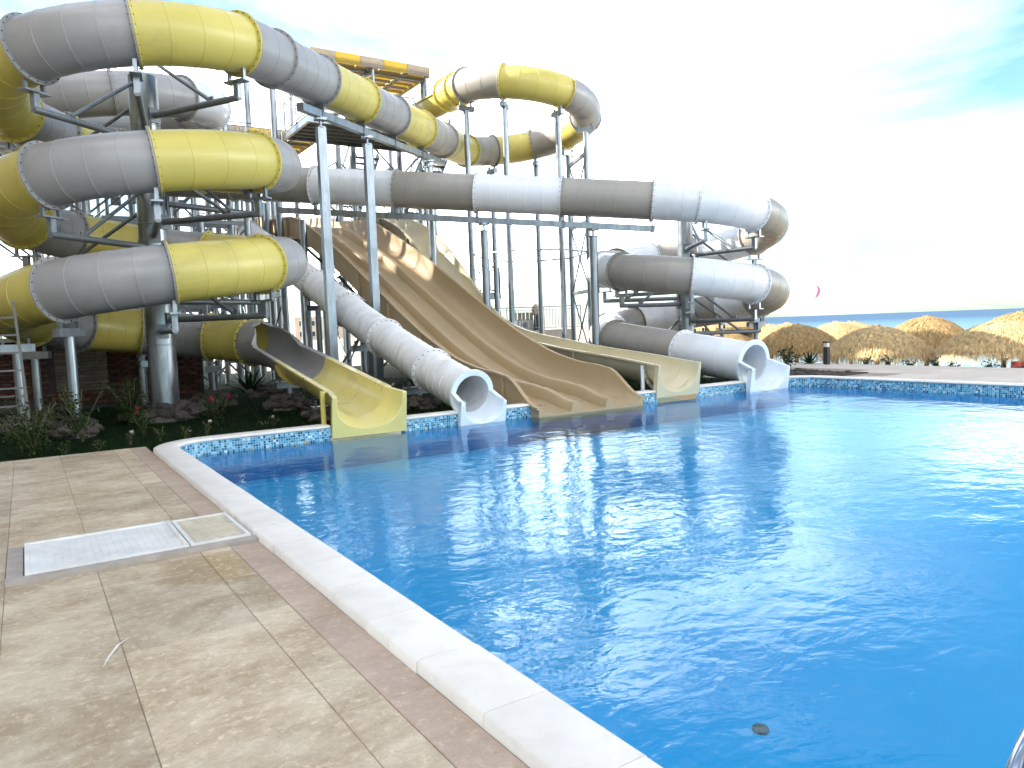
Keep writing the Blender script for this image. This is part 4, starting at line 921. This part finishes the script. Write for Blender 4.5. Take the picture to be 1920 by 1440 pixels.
# ------------------------------------------------------------------ rock mounds, wall, ladder, plants
stones = []
for k in range(6):
    bm = bmesh.new(); bmesh.ops.create_icosphere(bm, subdivisions=2, radius=1)
    for v_ in bm.verts:
        nn = mnoise.noise(v_.co * 1.3 + Vector((k * 7.1, 3, 1))); v_.co *= 1 + 0.35 * nn; v_.co.z *= 0.75
        v_.co = Vector((round(v_.co.x * 3.2) / 3.2 * 0.45 + v_.co.x * 0.55, round(v_.co.y * 3.2) / 3.2 * 0.45 + v_.co.y * 0.55, v_.co.z))
    me = bpy.data.meshes.new('mesh'); bm.to_mesh(me); bm.free(); me.materials.append(MT['rock']); me.shade_smooth(); me.set_sharp_from_angle(angle=R_(24)); stones.append(me)
def mound(x, y, r, hgt, label):
    t = thing('rock_mound', (x, y, 0), label, 'rocks', 'rock mounds round the slide footings')
    n = 20; m = MB(); rs = []
    for f, z in ((0.92, -0.1), (0.72, hgt * 0.18), (0.45, hgt * 0.48), (0.25, hgt * 0.72)):
        rs.append([(x + r * f * (1 + 0.15 * math.sin(3 * a + x) + 0.1 * math.sin(7 * a)) * math.cos(a), y + r * f * (1 + 0.15 * math.sin(3 * a + x)) * math.sin(a), z) for a in np.linspace(0, 2 * math.pi, n, endpoint=False)])
    obj('bed', m.rings(rs, True, False, True), 'rock', t, True)
    k = int(26 + r * 50)
    for i in range(k):
        a = random.uniform(0, 6.283); f = math.sqrt(random.uniform(0.12, 1.0)); s = random.uniform(0.055, 0.13) * (0.7 + 0.5 * r)
        z = hgt * (1 - f) * 0.95
        piece('stone', random.choice(stones), (x + r * f * math.cos(a), y + r * f * math.sin(a), z), t, (random.uniform(-.5, .5), random.uniform(-.5, .5), random.uniform(0, 6)), (s * random.uniform(.9, 1.6), s, s * random.uniform(.7, 1.1)))
pa = h1(227); pb = h1(182); pc_ = h1(152); pd_ = h1(56); pe = h1(92)
mound(C1[0], C1[1], 0.88, 0.34, 'largest rock mound, round the thick column inside the yellow coils')
mound(pa[0], pa[1], 0.38, 0.36, 'steep rock mound round the post under the front left flange')
mound(pb[0], pb[1], 0.45, 0.30, 'rock mound beside the foot of the ladder'); mound(pc_[0], pc_[1], 0.4, 0.3, 'rock mound close to the brick wall')
mound(pd_[0], pd_[1], 0.55, 0.42, 'rock mound right of the thick column, by the end of the wall'); mound(3.3, 5.0, 0.5, 0.36, 'rock mound under the hood of the open grey trough')
mound(3.25, 2.3, 0.45, 0.22, 'low rock mound under the yellow trough'); mound(4.48, 5.19, 0.5, 0.3, 'rock mound round the first square post')
mound(5.46, 2.6, 0.42, 0.25, 'rock mound under the lower third of the worn white tube'); mound(5.46, 5.6, 0.5, 0.4, 'rock mound under the middle of the worn white tube')
mound(4.1, 9.2, 0.7, 0.35, 'rock mound on the lawn beyond the end of the wall')
mound(13.6, 4.4, 0.5, 0.25, 'rock mound behind the cream trough outlet')

gw = thing('garden_wall', (-2.5, 9.4, 0), 'brick and ledge stone garden wall behind the yellow coils', 'wall')
obj('core', MB().box((-2.0, 9.62, 0.82), (8.6, 0.36, 1.72)), 'mortar', gw, False)
obj('cap', MB().box((-2.0, 9.55, 1.73), (8.8, 0.62, 0.10)), 'concrete', gw, False)
bk = MB(); bk.rings([[(-.12, -.03, -.034), (.12, -.03, -.034), (.12, -.03, .034), (-.12, -.03, .034)], [(-.114, -.045, -.028), (.114, -.045, -.028), (.114, -.045, .028), (-.114, -.045, .028)]], True, False, True)
bk.add([(-.12, .03, -.034), (.12, .03, -.034), (.12, .03, .034), (-.12, .03, .034), (-.12, -.03, -.034), (.12, -.03, -.034), (.12, -.03, .034), (-.12, -.03, .034)], [(0, 1, 5, 4), (2, 3, 7, 6), (1, 2, 6, 5), (3, 0, 4, 7)])
bme = mesh_from(bk, MT['brick'], Vector((0, 0, 0)), False)
def bricks(x0, x1, z0, z1_, yf, lim=999):
    c = 0
    for j, z in enumerate(np.arange(z0 + 0.04, z1_, 0.08)):
        x = x0 + (0.12 if j % 2 == 0 else 0.0)
        while x < x1 + 0.05 and c < lim:
            if x - 0.12 >= x0 - 0.13 and x + 0.12 <= x1 + 0.13:
                piece('brick', bme, (x, yf + random.uniform(-.004, .004), z), gw); c += 1
            x += 0.252
bricks(-3.3, -1.3, 0.3, 1.6, 9.41); bricks(-1.3, 2.2, 0.06, 0.35, 9.41); bricks(0.15, 0.55, 0.4, 1.6, 9.40); bricks(1.75, 2.2, 0.4, 1.6, 9.40)
lme = MB().box((0, 0, 0), (0.5, 0.07, 0.075)); lme = mesh_from(lme, MT['slab_stone'], Vector((0, 0, 0)), False)
for xa, xb in ((-1.15, 0.0), (0.70, 1.6)):
    for j, z in enumerate(np.arange(0.44, 1.55, 0.082)):
        x = xa
        while x < xb - 0.05:
            L = min(random.uniform(0.28, 0.6), xb - x); piece('ledge_stone', lme, (x + L / 2, 9.41 - random.uniform(0.0, 0.03), z), gw, None, ((L - 0.008) / 0.5, 1, random.uniform(.88, .98))); x += L

lad = thing('ladder', (-2.0, 3.0, 0), 'grey steel step ladder standing under the left side of the yellow coil', 'ladder')
for s_ in (-1, 1):
    xb = -2.02 + s_ * 0.26
    obj('stile', MB().beam((xb * 1.0, 2.55, -0.03), (-2.02 + s_ * 0.17, 3.05, 2.35), 0.04, 0.06), 'ladder', lad, False)
    obj('stile', MB().beam((xb + .02, 3.75, -0.03), (-2.02 + s_ * 0.17, 3.11, 2.35), 0.035, 0.05), 'ladder', lad, False)
for i in range(1, 8):
    f = i / 8; w_ = 0.26 - 0.09 * f; obj('rung', MB().beam((-2.02 - w_, 2.55 + 0.5 * f, 2.38 * f), (-2.02 + w_, 2.55 + 0.5 * f, 2.38 * f), 0.045, 0.03), 'ladder', lad, False)
for f in (0.3, 0.62): w_ = 0.26 - 0.09 * f; obj('cross_brace', MB().beam((-2.02 - w_, 3.75 - 0.64 * f, 2.38 * f), (-2.02 + w_, 3.75 - 0.64 * f, 2.38 * f), 0.035, 0.025), 'ladder', lad, False)

ub = thing('meter_box', (0.75, 9.0, 0), 'small pale meter box with hanging black cables in front of the stone wall', 'meter box')
obj('stake', MB().cyl((0.75, 9.05, -0.03), (0.75, 9.05, 1.45), 0.03, 8), 'steel_d', ub); obj('box', MB().box((0.75, 9.0, 1.35), (0.22, 0.12, 0.3)), 'plastic', ub, False)
for k in range(4):
    ph = k * 0.9; pts = [(0.75 + 0.06 * k - 0.05 + 0.12 * math.sin(f * 6 + ph), 8.92 + 0.05 * math.cos(f * 5 + ph), 1.2 - 1.15 * f + 0.25 * math.sin(f * math.pi) * (k % 2)) for f in np.linspace(0, 1, 14)]
    obj('cable', MB().tube(pts, 0.014, 6), 'rubber', ub)

def leafy(name, x, y, hgt, spread, nst, nlf, label, cat, lm='leaf', flowers=0, fm='petal', group=None, lsz=0.035, z0=-0.03):
    t = thing(name, (x, y, z0), label, cat, group); sm = MB(); lf = MB(); fw_ = MB()
    for i in range(nst):
        a = random.uniform(0, 6.283); d = Vector((math.cos(a), math.sin(a), 0)) * spread * random.uniform(.25, 1); hh = hgt * random.uniform(.55, 1.05)
        pts = [Vector((x, y, z0)) + d * (f ** 1.4) + Vector((random.uniform(-.02, .02), random.uniform(-.02, .02), hh * f)) for f in np.linspace(0, 1, 7)]
        sm.tube([tuple(p) for p in pts], 0.006, 5)
        for j in range(nlf // nst):
            f = random.uniform(.2, 1); k = f * 6; i0 = min(5, int(k)); p = pts[i0].lerp(pts[i0 + 1], k - i0) + Vector([random.gauss(0, spread * .16) for _ in range(3)])
            q = Vector([random.gauss(0, 1) for _ in range(3)]).normalized(); r = q.orthogonal().normalized(); s = lsz * random.uniform(.6, 1.4)
            nn = q.cross(r)
            lf.add([p - q * s, p + r * s * .5 + nn * s * .15, p + q * s, p - r * s * .5 + nn * s * .15], [(0, 1, 2), (0, 2, 3)])
        if i < flowers:
            c = pts[-1]
            for j in range(14):
                q = Vector([random.gauss(0, 1) for _ in range(3)]).normalized(); r = q.orthogonal().normalized(); nn = q.cross(r); s = 0.035 if fm == 'petal' else 0.018
                cc_ = c + q * 0.03; fw_.add([cc_ - r * s, cc_ + nn * s, cc_ + r * s, cc_ - nn * s], [(0, 1, 2, 3)])
    obj('stems', sm, 'stem', t); obj('foliage', lf, lm, t, False)
    if flowers: obj('blossom', fw_, fm, t, False)
    return t
leafy('rose_bush', -0.05, 4.45, 0.85, 0.5, 16, 900, 'bushy green shrub beside the thick column', 'shrub')
leafy('rose_bush', -1.75, 1.0, 0.75, 0.6, 16, 800, 'leggy rose bush with bare canes at the paving edge by the ladder', 'shrub')
leafy('rose_bush', -1.05, 2.0, 0.95, 0.45, 9, 380, 'thin rose bush in front of the steep rock mound', 'shrub')
leafy('rose_bush', -0.13, 1.9, 0.5, 0.22, 7, 220, 'small rose bush with a red bloom near the corner of the pool', 'shrub', flowers=2)
leafy('rose_bush', 1.22, 2.6, 0.5, 0.28, 9, 300, 'rose bush with red blooms on the lawn behind the pool corner', 'shrub', flowers=2)
leafy('rose_bush', 4.45, 3.4, 0.7, 0.35, 10, 380, 'rose bush with pink blooms between the yellow trough and the white tube', 'shrub', flowers=4, fm='petal')
leafy('rose_bush', 4.7, 2.5, 0.5, 0.3, 8, 260, 'pale blooming shrub beside the worn white tube', 'shrub', flowers=8, fm='petal_w')
leafy('rose_bush', 12.9, 1.6, 0.4, 0.4, 12, 420, 'low leafy shrub between the cream trough and the white slide mouth', 'shrub', 'leaf2', lsz=0.05)
leafy('rose_bush', 4.9, 10.5, 1.0, 0.6, 14, 700, 'green shrub on the lawn behind the worn white tube', 'shrub')
for i, (x, y) in enumerate(((-0.9, 0.75), (-0.45, 0.95), (0.0, 1.05), (0.35, 0.85), (-1.35, 0.7), (0.75, 1.2), (1.7, 1.0), (2.05, 1.7), (-2.6, 0.9))):
    leafy('border_plant', x, y, random.uniform(.14, .3), 0.12, 5, 60, 'low sprig of pale flowers growing along the lawn edge', 'plant', flowers=1 if i % 2 else 0, fm='petal_w', group='small sprigs along the lawn edge', lsz=0.028)
def agave(x, y, z, s, label, n=22, cat='plant'):
    t = thing('agave', (x, y, z), label, cat)
    for i in range(n):
        a = i * 2.4; el = 0.35 + 1.0 * (i / n); L = s * random.uniform(.8, 1.1); d = Vector((math.cos(a) * math.cos(el), math.sin(a) * math.cos(el), math.sin(el))); sd = Vector((-math.sin(a), math.cos(a), 0)); m = MB(); rs = []
        for f, w_ in ((0, .35), (.35, 1), (.7, .65), (1, .04)):
            p = Vector((x, y, z)) + d * (L * f) - Vector((0, 0, .12 * L * f * f)); ww = 0.055 * s * w_; up = Vector((0, 0, 0.25 * ww)); rs.append([p - sd * ww + up, p - up * 1.5, p + sd * ww + up, p + up * 0.4])
        obj('leaf', m.rings(rs, True, True, True), 'leaf2', t)
agave(3.55, 9.6, -0.03, 0.95, 'spiky dark agave beyond the end of the garden wall')

# hatch covers in the paving
hf = thing('hatch_surround', (-1.15, -5.74, 0), 'grey stone kerb frame round the white hatch covers in the paving', 'frame')
x0, x1, y0, y1 = SK
obj('kerb', MB().box(((x0 + x1) / 2, y0 + 0.05, -0.005), (x1 - x0, 0.09, 0.07)), 'concrete', hf, False); obj('kerb', MB().box(((x0 + x1) / 2, y1 - 0.03, -0.02), (x1 - x0, 0.05, 0.05)), 'concrete', hf, False)
obj('kerb', MB().box((x0 + 0.055, (y0 + y1) / 2, -0.008), (0.10, y1 - y0 - 0.15, 0.06)), 'concrete', hf, False)
obj('recess', MB().box(((x0 + x1) / 2, (y0 + y1) / 2, -0.05), (x1 - x0 - .01, y1 - y0 - .01, 0.02)), 'dark', hf, False)
def hatch(xa, xb, ya, yb, m, label, grid):
    t = thing('hatch_cover', ((xa + xb) / 2, (ya + yb) / 2, 0), label, 'hatch cover')
    obj('lid', MB().box(((xa + xb) / 2, (ya + yb) / 2, 0.012), (xb - xa - 0.05, yb - ya - 0.05, 0.04)), m, t, False)
    fr = MB(); w_ = 0.03
    for c, d in ((((xa + xb) / 2, ya + w_ / 2, 0.012), (xb - xa, w_, 0.062)), (((xa + xb) / 2, yb - w_ / 2, 0.012), (xb - xa, w_, 0.062)), ((xa + w_ / 2, (ya + yb) / 2, 0.012), (w_, yb - ya - 2 * w_, 0.062)), ((xb - w_ / 2, (ya + yb) / 2, 0.012), (w_, yb - ya - 2 * w_, 0.062))): fr.box(c, d)
    obj('rim', fr, 'plastic', t, False)
    g_ = MB()
    if grid:
        for i in range(1, int((xb - xa) / 0.021)): g_.box((xa + i * 0.021 + .01, (ya + yb) / 2, 0.0335), (0.008, yb - ya - 0.12, 0.005))
        for i in range(2, int((yb - ya) / 0.021) - 1): g_.box(((xa + xb) / 2, ya + i * 0.021, 0.0335), (xb - xa - 0.12, 0.008, 0.004))
    else:
        for i in range(2, int((xb - xa) / 0.05)): g_.box((xa + i * 0.05, (ya + yb) / 2, 0.033), (0.018, yb - ya - 0.12, 0.004))
    obj('tread_ribs', g_, m, t, False, kind='stuff')
hatch(-1.87, -0.808, -6.19, -5.245, 'plastic', 'long white hatch cover set in the paving', False)
hatch(-0.798, -0.345, -6.19, -5.27, 'plastic_y', 'small stained grid hatch cover beside the pool coping', True)

# pool ladder rail and floor outlet
rail = thing('grab_rail', (-0.42, -11.66, 0), 'curved stainless pool ladder grab rail on the coping', 'rail')
pts = [(-0.43, -11.70, 0.0), (-0.43, -11.70, 0.45), (-0.42, -11.70, 0.62), (-0.37, -11.69, 0.74), (-0.28, -11.68, 0.80), (-0.16, -11.66, 0.82), (-0.04, -11.64, 0.80), (0.06, -11.63, 0.72), (0.10, -11.62, 0.6), (0.12, -11.62, 0.3), (0.12, -11.62, -0.7)]
PR = Path(pts, 0.08); obj('tube', MB().tube(PR.p[::1], 0.021, 14), 'stainless', rail)
obj('anchor_cover', MB().cyl((-0.43, -11.70, 0), (-0.43, -11.70, 0.02), 0.05, 18), 'stainless', rail)
fo = MB().cyl((1.55, -9.62, PD + 0.004), (1.55, -9.62, PD + 0.02), 0.045, 20); tag(obj('floor_outlet', fo, 'outlet', None, True, (1.55, -9.62, PD)), 'small dark round outlet on the blue pool floor', 'outlet')

# ------------------------------------------------------------------ beach side
def thatch_mesh(seed, Rr, H):
    r_ = np.random.default_rng(seed); m = MB()
    prof_ = lambda f: (0.06 + (Rr - 0.06) * f, H * (1 - f ** 1.85))     # radius, height over rim by fraction
    n = 40; rs = []
    for f in (0.0, .12, .28, .45, .62, .8, .93): r0, z0 = prof_(f); rs.append([(r0 * math.cos(2 * math.pi * i / n), r0 * math.sin(2 * math.pi * i / n), z0 - 0.13) for i in range(n)])
    m.rings(rs, True, True, False)
    for k in range(6500):
        f0 = r_.random() ** 0.6 * 0.98; L = r_.uniform(.25, .55); a = r_.uniform(0, 2 * math.pi); da = r_.normal(0, .07); w_ = r_.uniform(.004, .012); lift = r_.uniform(-0.08, .07)
        pt = []
        for j in range(4):
            f = f0 + L * j / 3 * (1 if f0 < .55 else .42); r0, z0 = prof_(min(f, 1.0))
            if f > 1: z0 -= (f - 1) * 1.5; r0 += (f - 1) * 0.25
            if f0 > .55: z0 -= 0.22 * (j / 3) ** 1.3 * r_.uniform(.4, 1.5)
            aa = a + da * j / 3; pt.append((r0, aa, z0 + lift * (1 - .3 * j / 3)))
        vs = []
        for j, (r0, aa, z0) in enumerate(pt):
            ww = w_ * (1 - .6 * j / 3); tx, ty = -math.sin(aa) * ww, math.cos(aa) * ww; vs += [(r0 * math.cos(aa) - tx, r0 * math.sin(aa) - ty, z0), (r0 * math.cos(aa) + tx, r0 * math.sin(aa) + ty, z0)]
        m.add(vs, [(0, 1, 3, 2), (2, 3, 5, 4), (4, 5, 7, 6)])
    for k in range(60):
        a = r_.uniform(0, 6.283); d = r_.uniform(.02, .22); z = H + r_.uniform(.02, .12); m.add([(0, 0, H - .05), (d * math.cos(a), d * math.sin(a), z), (d * math.cos(a + .15), d * math.sin(a + .15), z - .02)], [(0, 1, 2)])
    return m
TM = {}
for key, mk in (('a', 'thatch_a'), ('b', 'thatch_b')):
    TM[key] = [mesh_from(thatch_mesh(3 + i + (5 if key == 'b' else 0), 1.84, 0.92), MT[mk], Vector((0, 0, 0)), False) for i in range(2)]
pole_me = mesh_from(MB().cyl((0, 0, -1.9), (0, 0, 0.75), 0.085, 12, 0.07), MT['wood'], Vector((0, 0, 0)))
strut_me = mesh_from(MB().cyl((0.06, 0, -0.35), (1.15, 0, 0.35), 0.03, 8), MT['wood'], Vector((0, 0, 0)))
def umbrella(x, y, zr, key, s, label, group=None):
    t = thing('thatched_umbrella', (x, y, zr - 1.42), label, 'umbrella', group)
    piece('thatch', random.choice(TM[key]), (x, y, zr), t, (random.uniform(-.03, .03), random.uniform(-.03, .03), random.uniform(0, 6)), (s, s, random.uniform(.95, 1.05)))
    piece('pole', pole_me, (x, y, zr), t)
    for k in range(4): piece('strut', strut_me, (x, y, zr), t, (0, 0, k * 1.5708 + 0.4))
umbrella(24.3, -4.6, 0.30, 'a', 1.0, 'golden thatched umbrella at the near end of the front beach row')
umbrella(24.75, -0.75, 0.30, 'b', 1.06, 'broad weathered thatched umbrella in the front row with the red cloth before it')
umbrella(24.1, 3.15, 0.18, 'b', 1.02, 'weathered thatched umbrella right behind the bollard light')
umbrella(24.5, 6.8, 0.28, 'a', 0.98, 'golden thatched umbrella beside the white slide mouth')
umbrella(24.6, 10.5, 0.05, 'a', 0.95, 'golden thatched umbrella mostly hidden behind the white coils')
for x, y, z, k, s in ((28.5, 0.3, .42, 'a', 1.0), (28.7, 3.8, .38, 'a', 1.0), (28.4, 7.6, .32, 'b', 0.95), (28.6, 11.2, .28, 'b', 1.0), (28.5, -3.6, .45, 'a', 1.05)):
    umbrella(x, y, z, k, s, ('golden' if k == 'a' else 'weathered') + ' thatched umbrella in the second row on the beach', 'second row of beach umbrellas')
for x, y, z, k, s in ((32.4, -2.0, .50, 'a', 1.05), (32.6, 2.0, .46, 'a', 1.0), (32.5, 5.8, .38, 'a', 1.0), (32.5, 9.5, .30, 'b', 1.0), (32.8, 13.4, .25, 'b', 1.0)):
    umbrella(x, y, z, k, s, ('golden' if k == 'a' else 'weathered') + ' thatched umbrella in the third row nearest the sea', 'third row of beach umbrellas')
# thatch-roofed shelter
sh = thing('beach_shelter', (26.9, 12.8, -1.35), 'dark walled beach shelter with a straw edged roof behind the white coils', 'shelter')
obj('wall', MB().box((26.9, 13.2, -0.05), (2.9, 2.6, 2.6)), 'dark', sh, False)
rf = MB(); r0 = 1
rf.rings([[(24.9, 11.4, 1.08), (28.9, 11.4, 1.08), (28.9, 15, 1.08), (24.9, 15, 1.08)], [(24.9, 11.4, 1.2), (28.9, 11.4, 1.2), (28.9, 15, 1.2), (24.9, 15, 1.2)], [(26, 12.8, 1.75), (27.8, 12.8, 1.75), (27.8, 13.6, 1.75), (26, 13.6, 1.75)]], True, True, True); obj('roof', rf, 'thatch_a', sh, False)
fr = MB()
for k in range(150):
    x = 24.9 + 4 * k / 150; y = 11.38; w_ = .012; L = random.uniform(.08, .2); fr.add([(x - w_, y, 1.15), (x + w_, y, 1.15), (x + random.uniform(-.02, .02), y - .03, 1.1 - L)], [(0, 1, 2)])
    y = 11.4 + 3.6 * k / 150; fr.add([(24.88, y - w_, 1.15), (24.88, y + w_, 1.15), (24.85, y, 1.1 - L)], [(0, 1, 2)])
obj('straw_fringe', fr, 'thatch_a', sh, False, kind='stuff')

bo = thing('bollard_light', (20.2, 2.55, 0), 'dark square bollard light on the pale paving edge', 'bollard')
obj('post', MB().box((20.2, 2.55, 0.27), (0.15, 0.15, 0.60)), 'dark', bo, False); obj('lamp_head', MB().box((20.2, 2.55, 0.64), (0.12, 0.12, 0.13)), 'plastic', bo, False); obj('cap', MB().box((20.2, 2.55, 0.73), (0.17, 0.17, 0.05)), 'dark', bo, False)
agave(20.35, 3.3, -0.03, 0.62, 'spiky agave beside the bollard light', 26)
bed = struct('planting_bed', MB().box((16.6, 1.1, -0.012), (1.95, 3.2, 0.05)), 'mortar')
for i in range(34):
    s = random.uniform(.06, .13); piece('pebble', random.choice(stones), (15.75 + 1.75 * random.random(), -0.35 + 2.6 * random.random(), 0.03), bed, (0, 0, random.uniform(0, 6)), (s, s, s * .6))
leafy('shrub', 17.3, 1.9, 0.75, 0.4, 9, 260, 'open branched shrub in the planting bed behind the white slide mouth', 'shrub', 'leaf2', lsz=0.05)
for i, (x, y) in enumerate(((20.9, 1.6), (20.9, 0.9), (20.95, 0.2), (20.9, -0.6), (20.9, -1.1), (20.9, -2.1), (20.95, -3.0))):
    leafy('beach_plant', x, y, random.uniform(.2, .42), 0.22, 7, 90, 'small dark tuft growing along the drop to the beach', 'plant', 'leaf2', group='tufts along the beach edge', lsz=0.045, z0=-0.12)
tag(obj('towel', MB().box((21.2, -2.75, -0.02), (0.5, 0.35, 0.10)).box((21.35, -2.6, 0.07), (0.25, 0.25, 0.12)), 'red_brown', None, False, (21.2, -2.75, -0.07)), 'crumpled dark red cloth at the edge of the pale paving', 'cloth')

# kite
kt = thing('kite', (353.5, 233.8, 14.6), 'pink kite in the sky above the sea', 'kite')
m = MB(); rs = []
for i in range(13):
    a = R_(-75 + 150 * i / 12); ch = 2.1 * math.cos(a * .9) + .25; c = Vector((353.5, 233.8, 14.2)) + cr * (3.0 * math.cos(a) * 0.55 - 1.0) + Vector((0, 0, 1)) * (3.4 * math.sin(a)) + cr * (0.55 * math.sin(a))
    d = (cr * .9 + cf * .5).normalized(); nn = Vector((0, 0, 1)).cross(d)
    rs.append([c, c + d * ch * .4 + nn * .14, c + d * ch, c + d * ch * .4 - nn * .02])
obj('canopy', m.rings(rs, True, True, True), 'pink', kt)
obj('leading_edge', MB().tube([tuple(r[0]) for r in rs], 0.13, 8), 'kite_w', kt)
for r in (rs[1], rs[11]): obj('line', MB().cyl(r[0], (353.5 - 12, 233.8 - 5, 2.0), 0.012, 4), 'kite_w', kt)

# far villas seen between the columns
def villa(x, y, wd_, dp, hgt, m, label, dome=False):
    t = thing('villa', (x, y, 0), label, 'building'); obj('wall', MB().box((x, y, hgt / 2), (wd_, dp, hgt)), m, t, False)
    obj('parapet', MB().box((x, y, hgt + 0.2), (wd_ + 0.4, dp + 0.4, 0.4)), 'villa2' if m == 'villa' else 'villa', t, False)
    nx = int(wd_ / 3.2); nz_ = int(hgt / 3)
    for i in range(nx):
        for j in range(nz_):
            cx = x - wd_ / 2 + (i + .5) * wd_ / nx; cz = 1.6 + j * 3.0
            o = obj('window', MB().box((cx, y - dp / 2 - 0.05, cz), (1.3, 0.14, 1.7)), 'villa2', t, False); obj('pane', MB().box((cx, y - dp / 2 - 0.10, cz), (1.0, 0.1, 1.4)), 'glass_d', o, False)
    for i in range(int(dp / 3.2)):
        for j in range(nz_):
            cyy = y - dp / 2 + (i + .5) * 3.2; cz = 1.6 + j * 3.0; o = obj('window', MB().box((x - wd_ / 2 - 0.05, cyy, cz), (0.14, 1.3, 1.7)), 'villa2', t, False); obj('pane', MB().box((x - wd_ / 2 - 0.10, cyy, cz), (0.1, 1.0, 1.4)), 'glass_d', o, False)
    if dome:
        n = 20; rs = [[(x + 2.2 * math.cos(e) * math.cos(2 * math.pi * i / n), y + 2.2 * math.cos(e) * math.sin(2 * math.pi * i / n), hgt + .4 + 2.2 * math.sin(e)) for i in range(n)] for e in np.linspace(0, 1.5, 7)]; obj('dome', MB().rings(rs, True, False, True), m, t)
villa(70, 205, 14, 12, 6.2, 'villa', 'apricot two storey villa seen between the tower columns'); villa(48, 215, 11, 12, 5.0, 'villa2', 'pale flat roofed villa left of the apricot one', True)
villa(15, 225, 15, 12, 4.2, 'villa', 'long low apricot villa behind the tower'); villa(95, 230, 12, 10, 5.2, 'villa2', 'pale flat roofed villa right of the apricot one')
villa(-15, 205, 16, 12, 4.4, 'villa2', 'long pale villa seen behind the yellow coils')

# unseen hotel wing inferred from the shade, sized to shadow paving, pool and coils
ho = thing('unseen_hotel_wing', (-15.75, 7.2, 0), 'unseen seven storey sand coloured hotel wing added to shade the paved terrace', 'building')
obj('wall', MB().box((-15.75, 7.2, 11.7), (12.5, 32.4, 23.6)), 'villa2', ho, False); obj('parapet', MB().box((-15.75, 7.2, 23.75), (12.8, 32.7, 0.5)), 'villa', ho, False)
for j in range(7):
    for i in range(6):
        yc = -6.2 + i * 5.3; zc = 1.7 + j * 3.3
        o = obj('window', MB().box((-9.46, yc, zc), (0.16, 2.6, 2.3)), 'villa', ho, False); obj('pane', MB().box((-9.42, yc, zc), (0.14, 2.3, 2.0)), 'glass_d', o, False)
        if j: obj('balcony', MB().box((-8.95, yc, zc - 1.35), (1.1, 3.2, 0.16)).box((-8.44, yc, zc - 0.8), (0.08, 3.2, 0.95)), 'villa', ho, False)
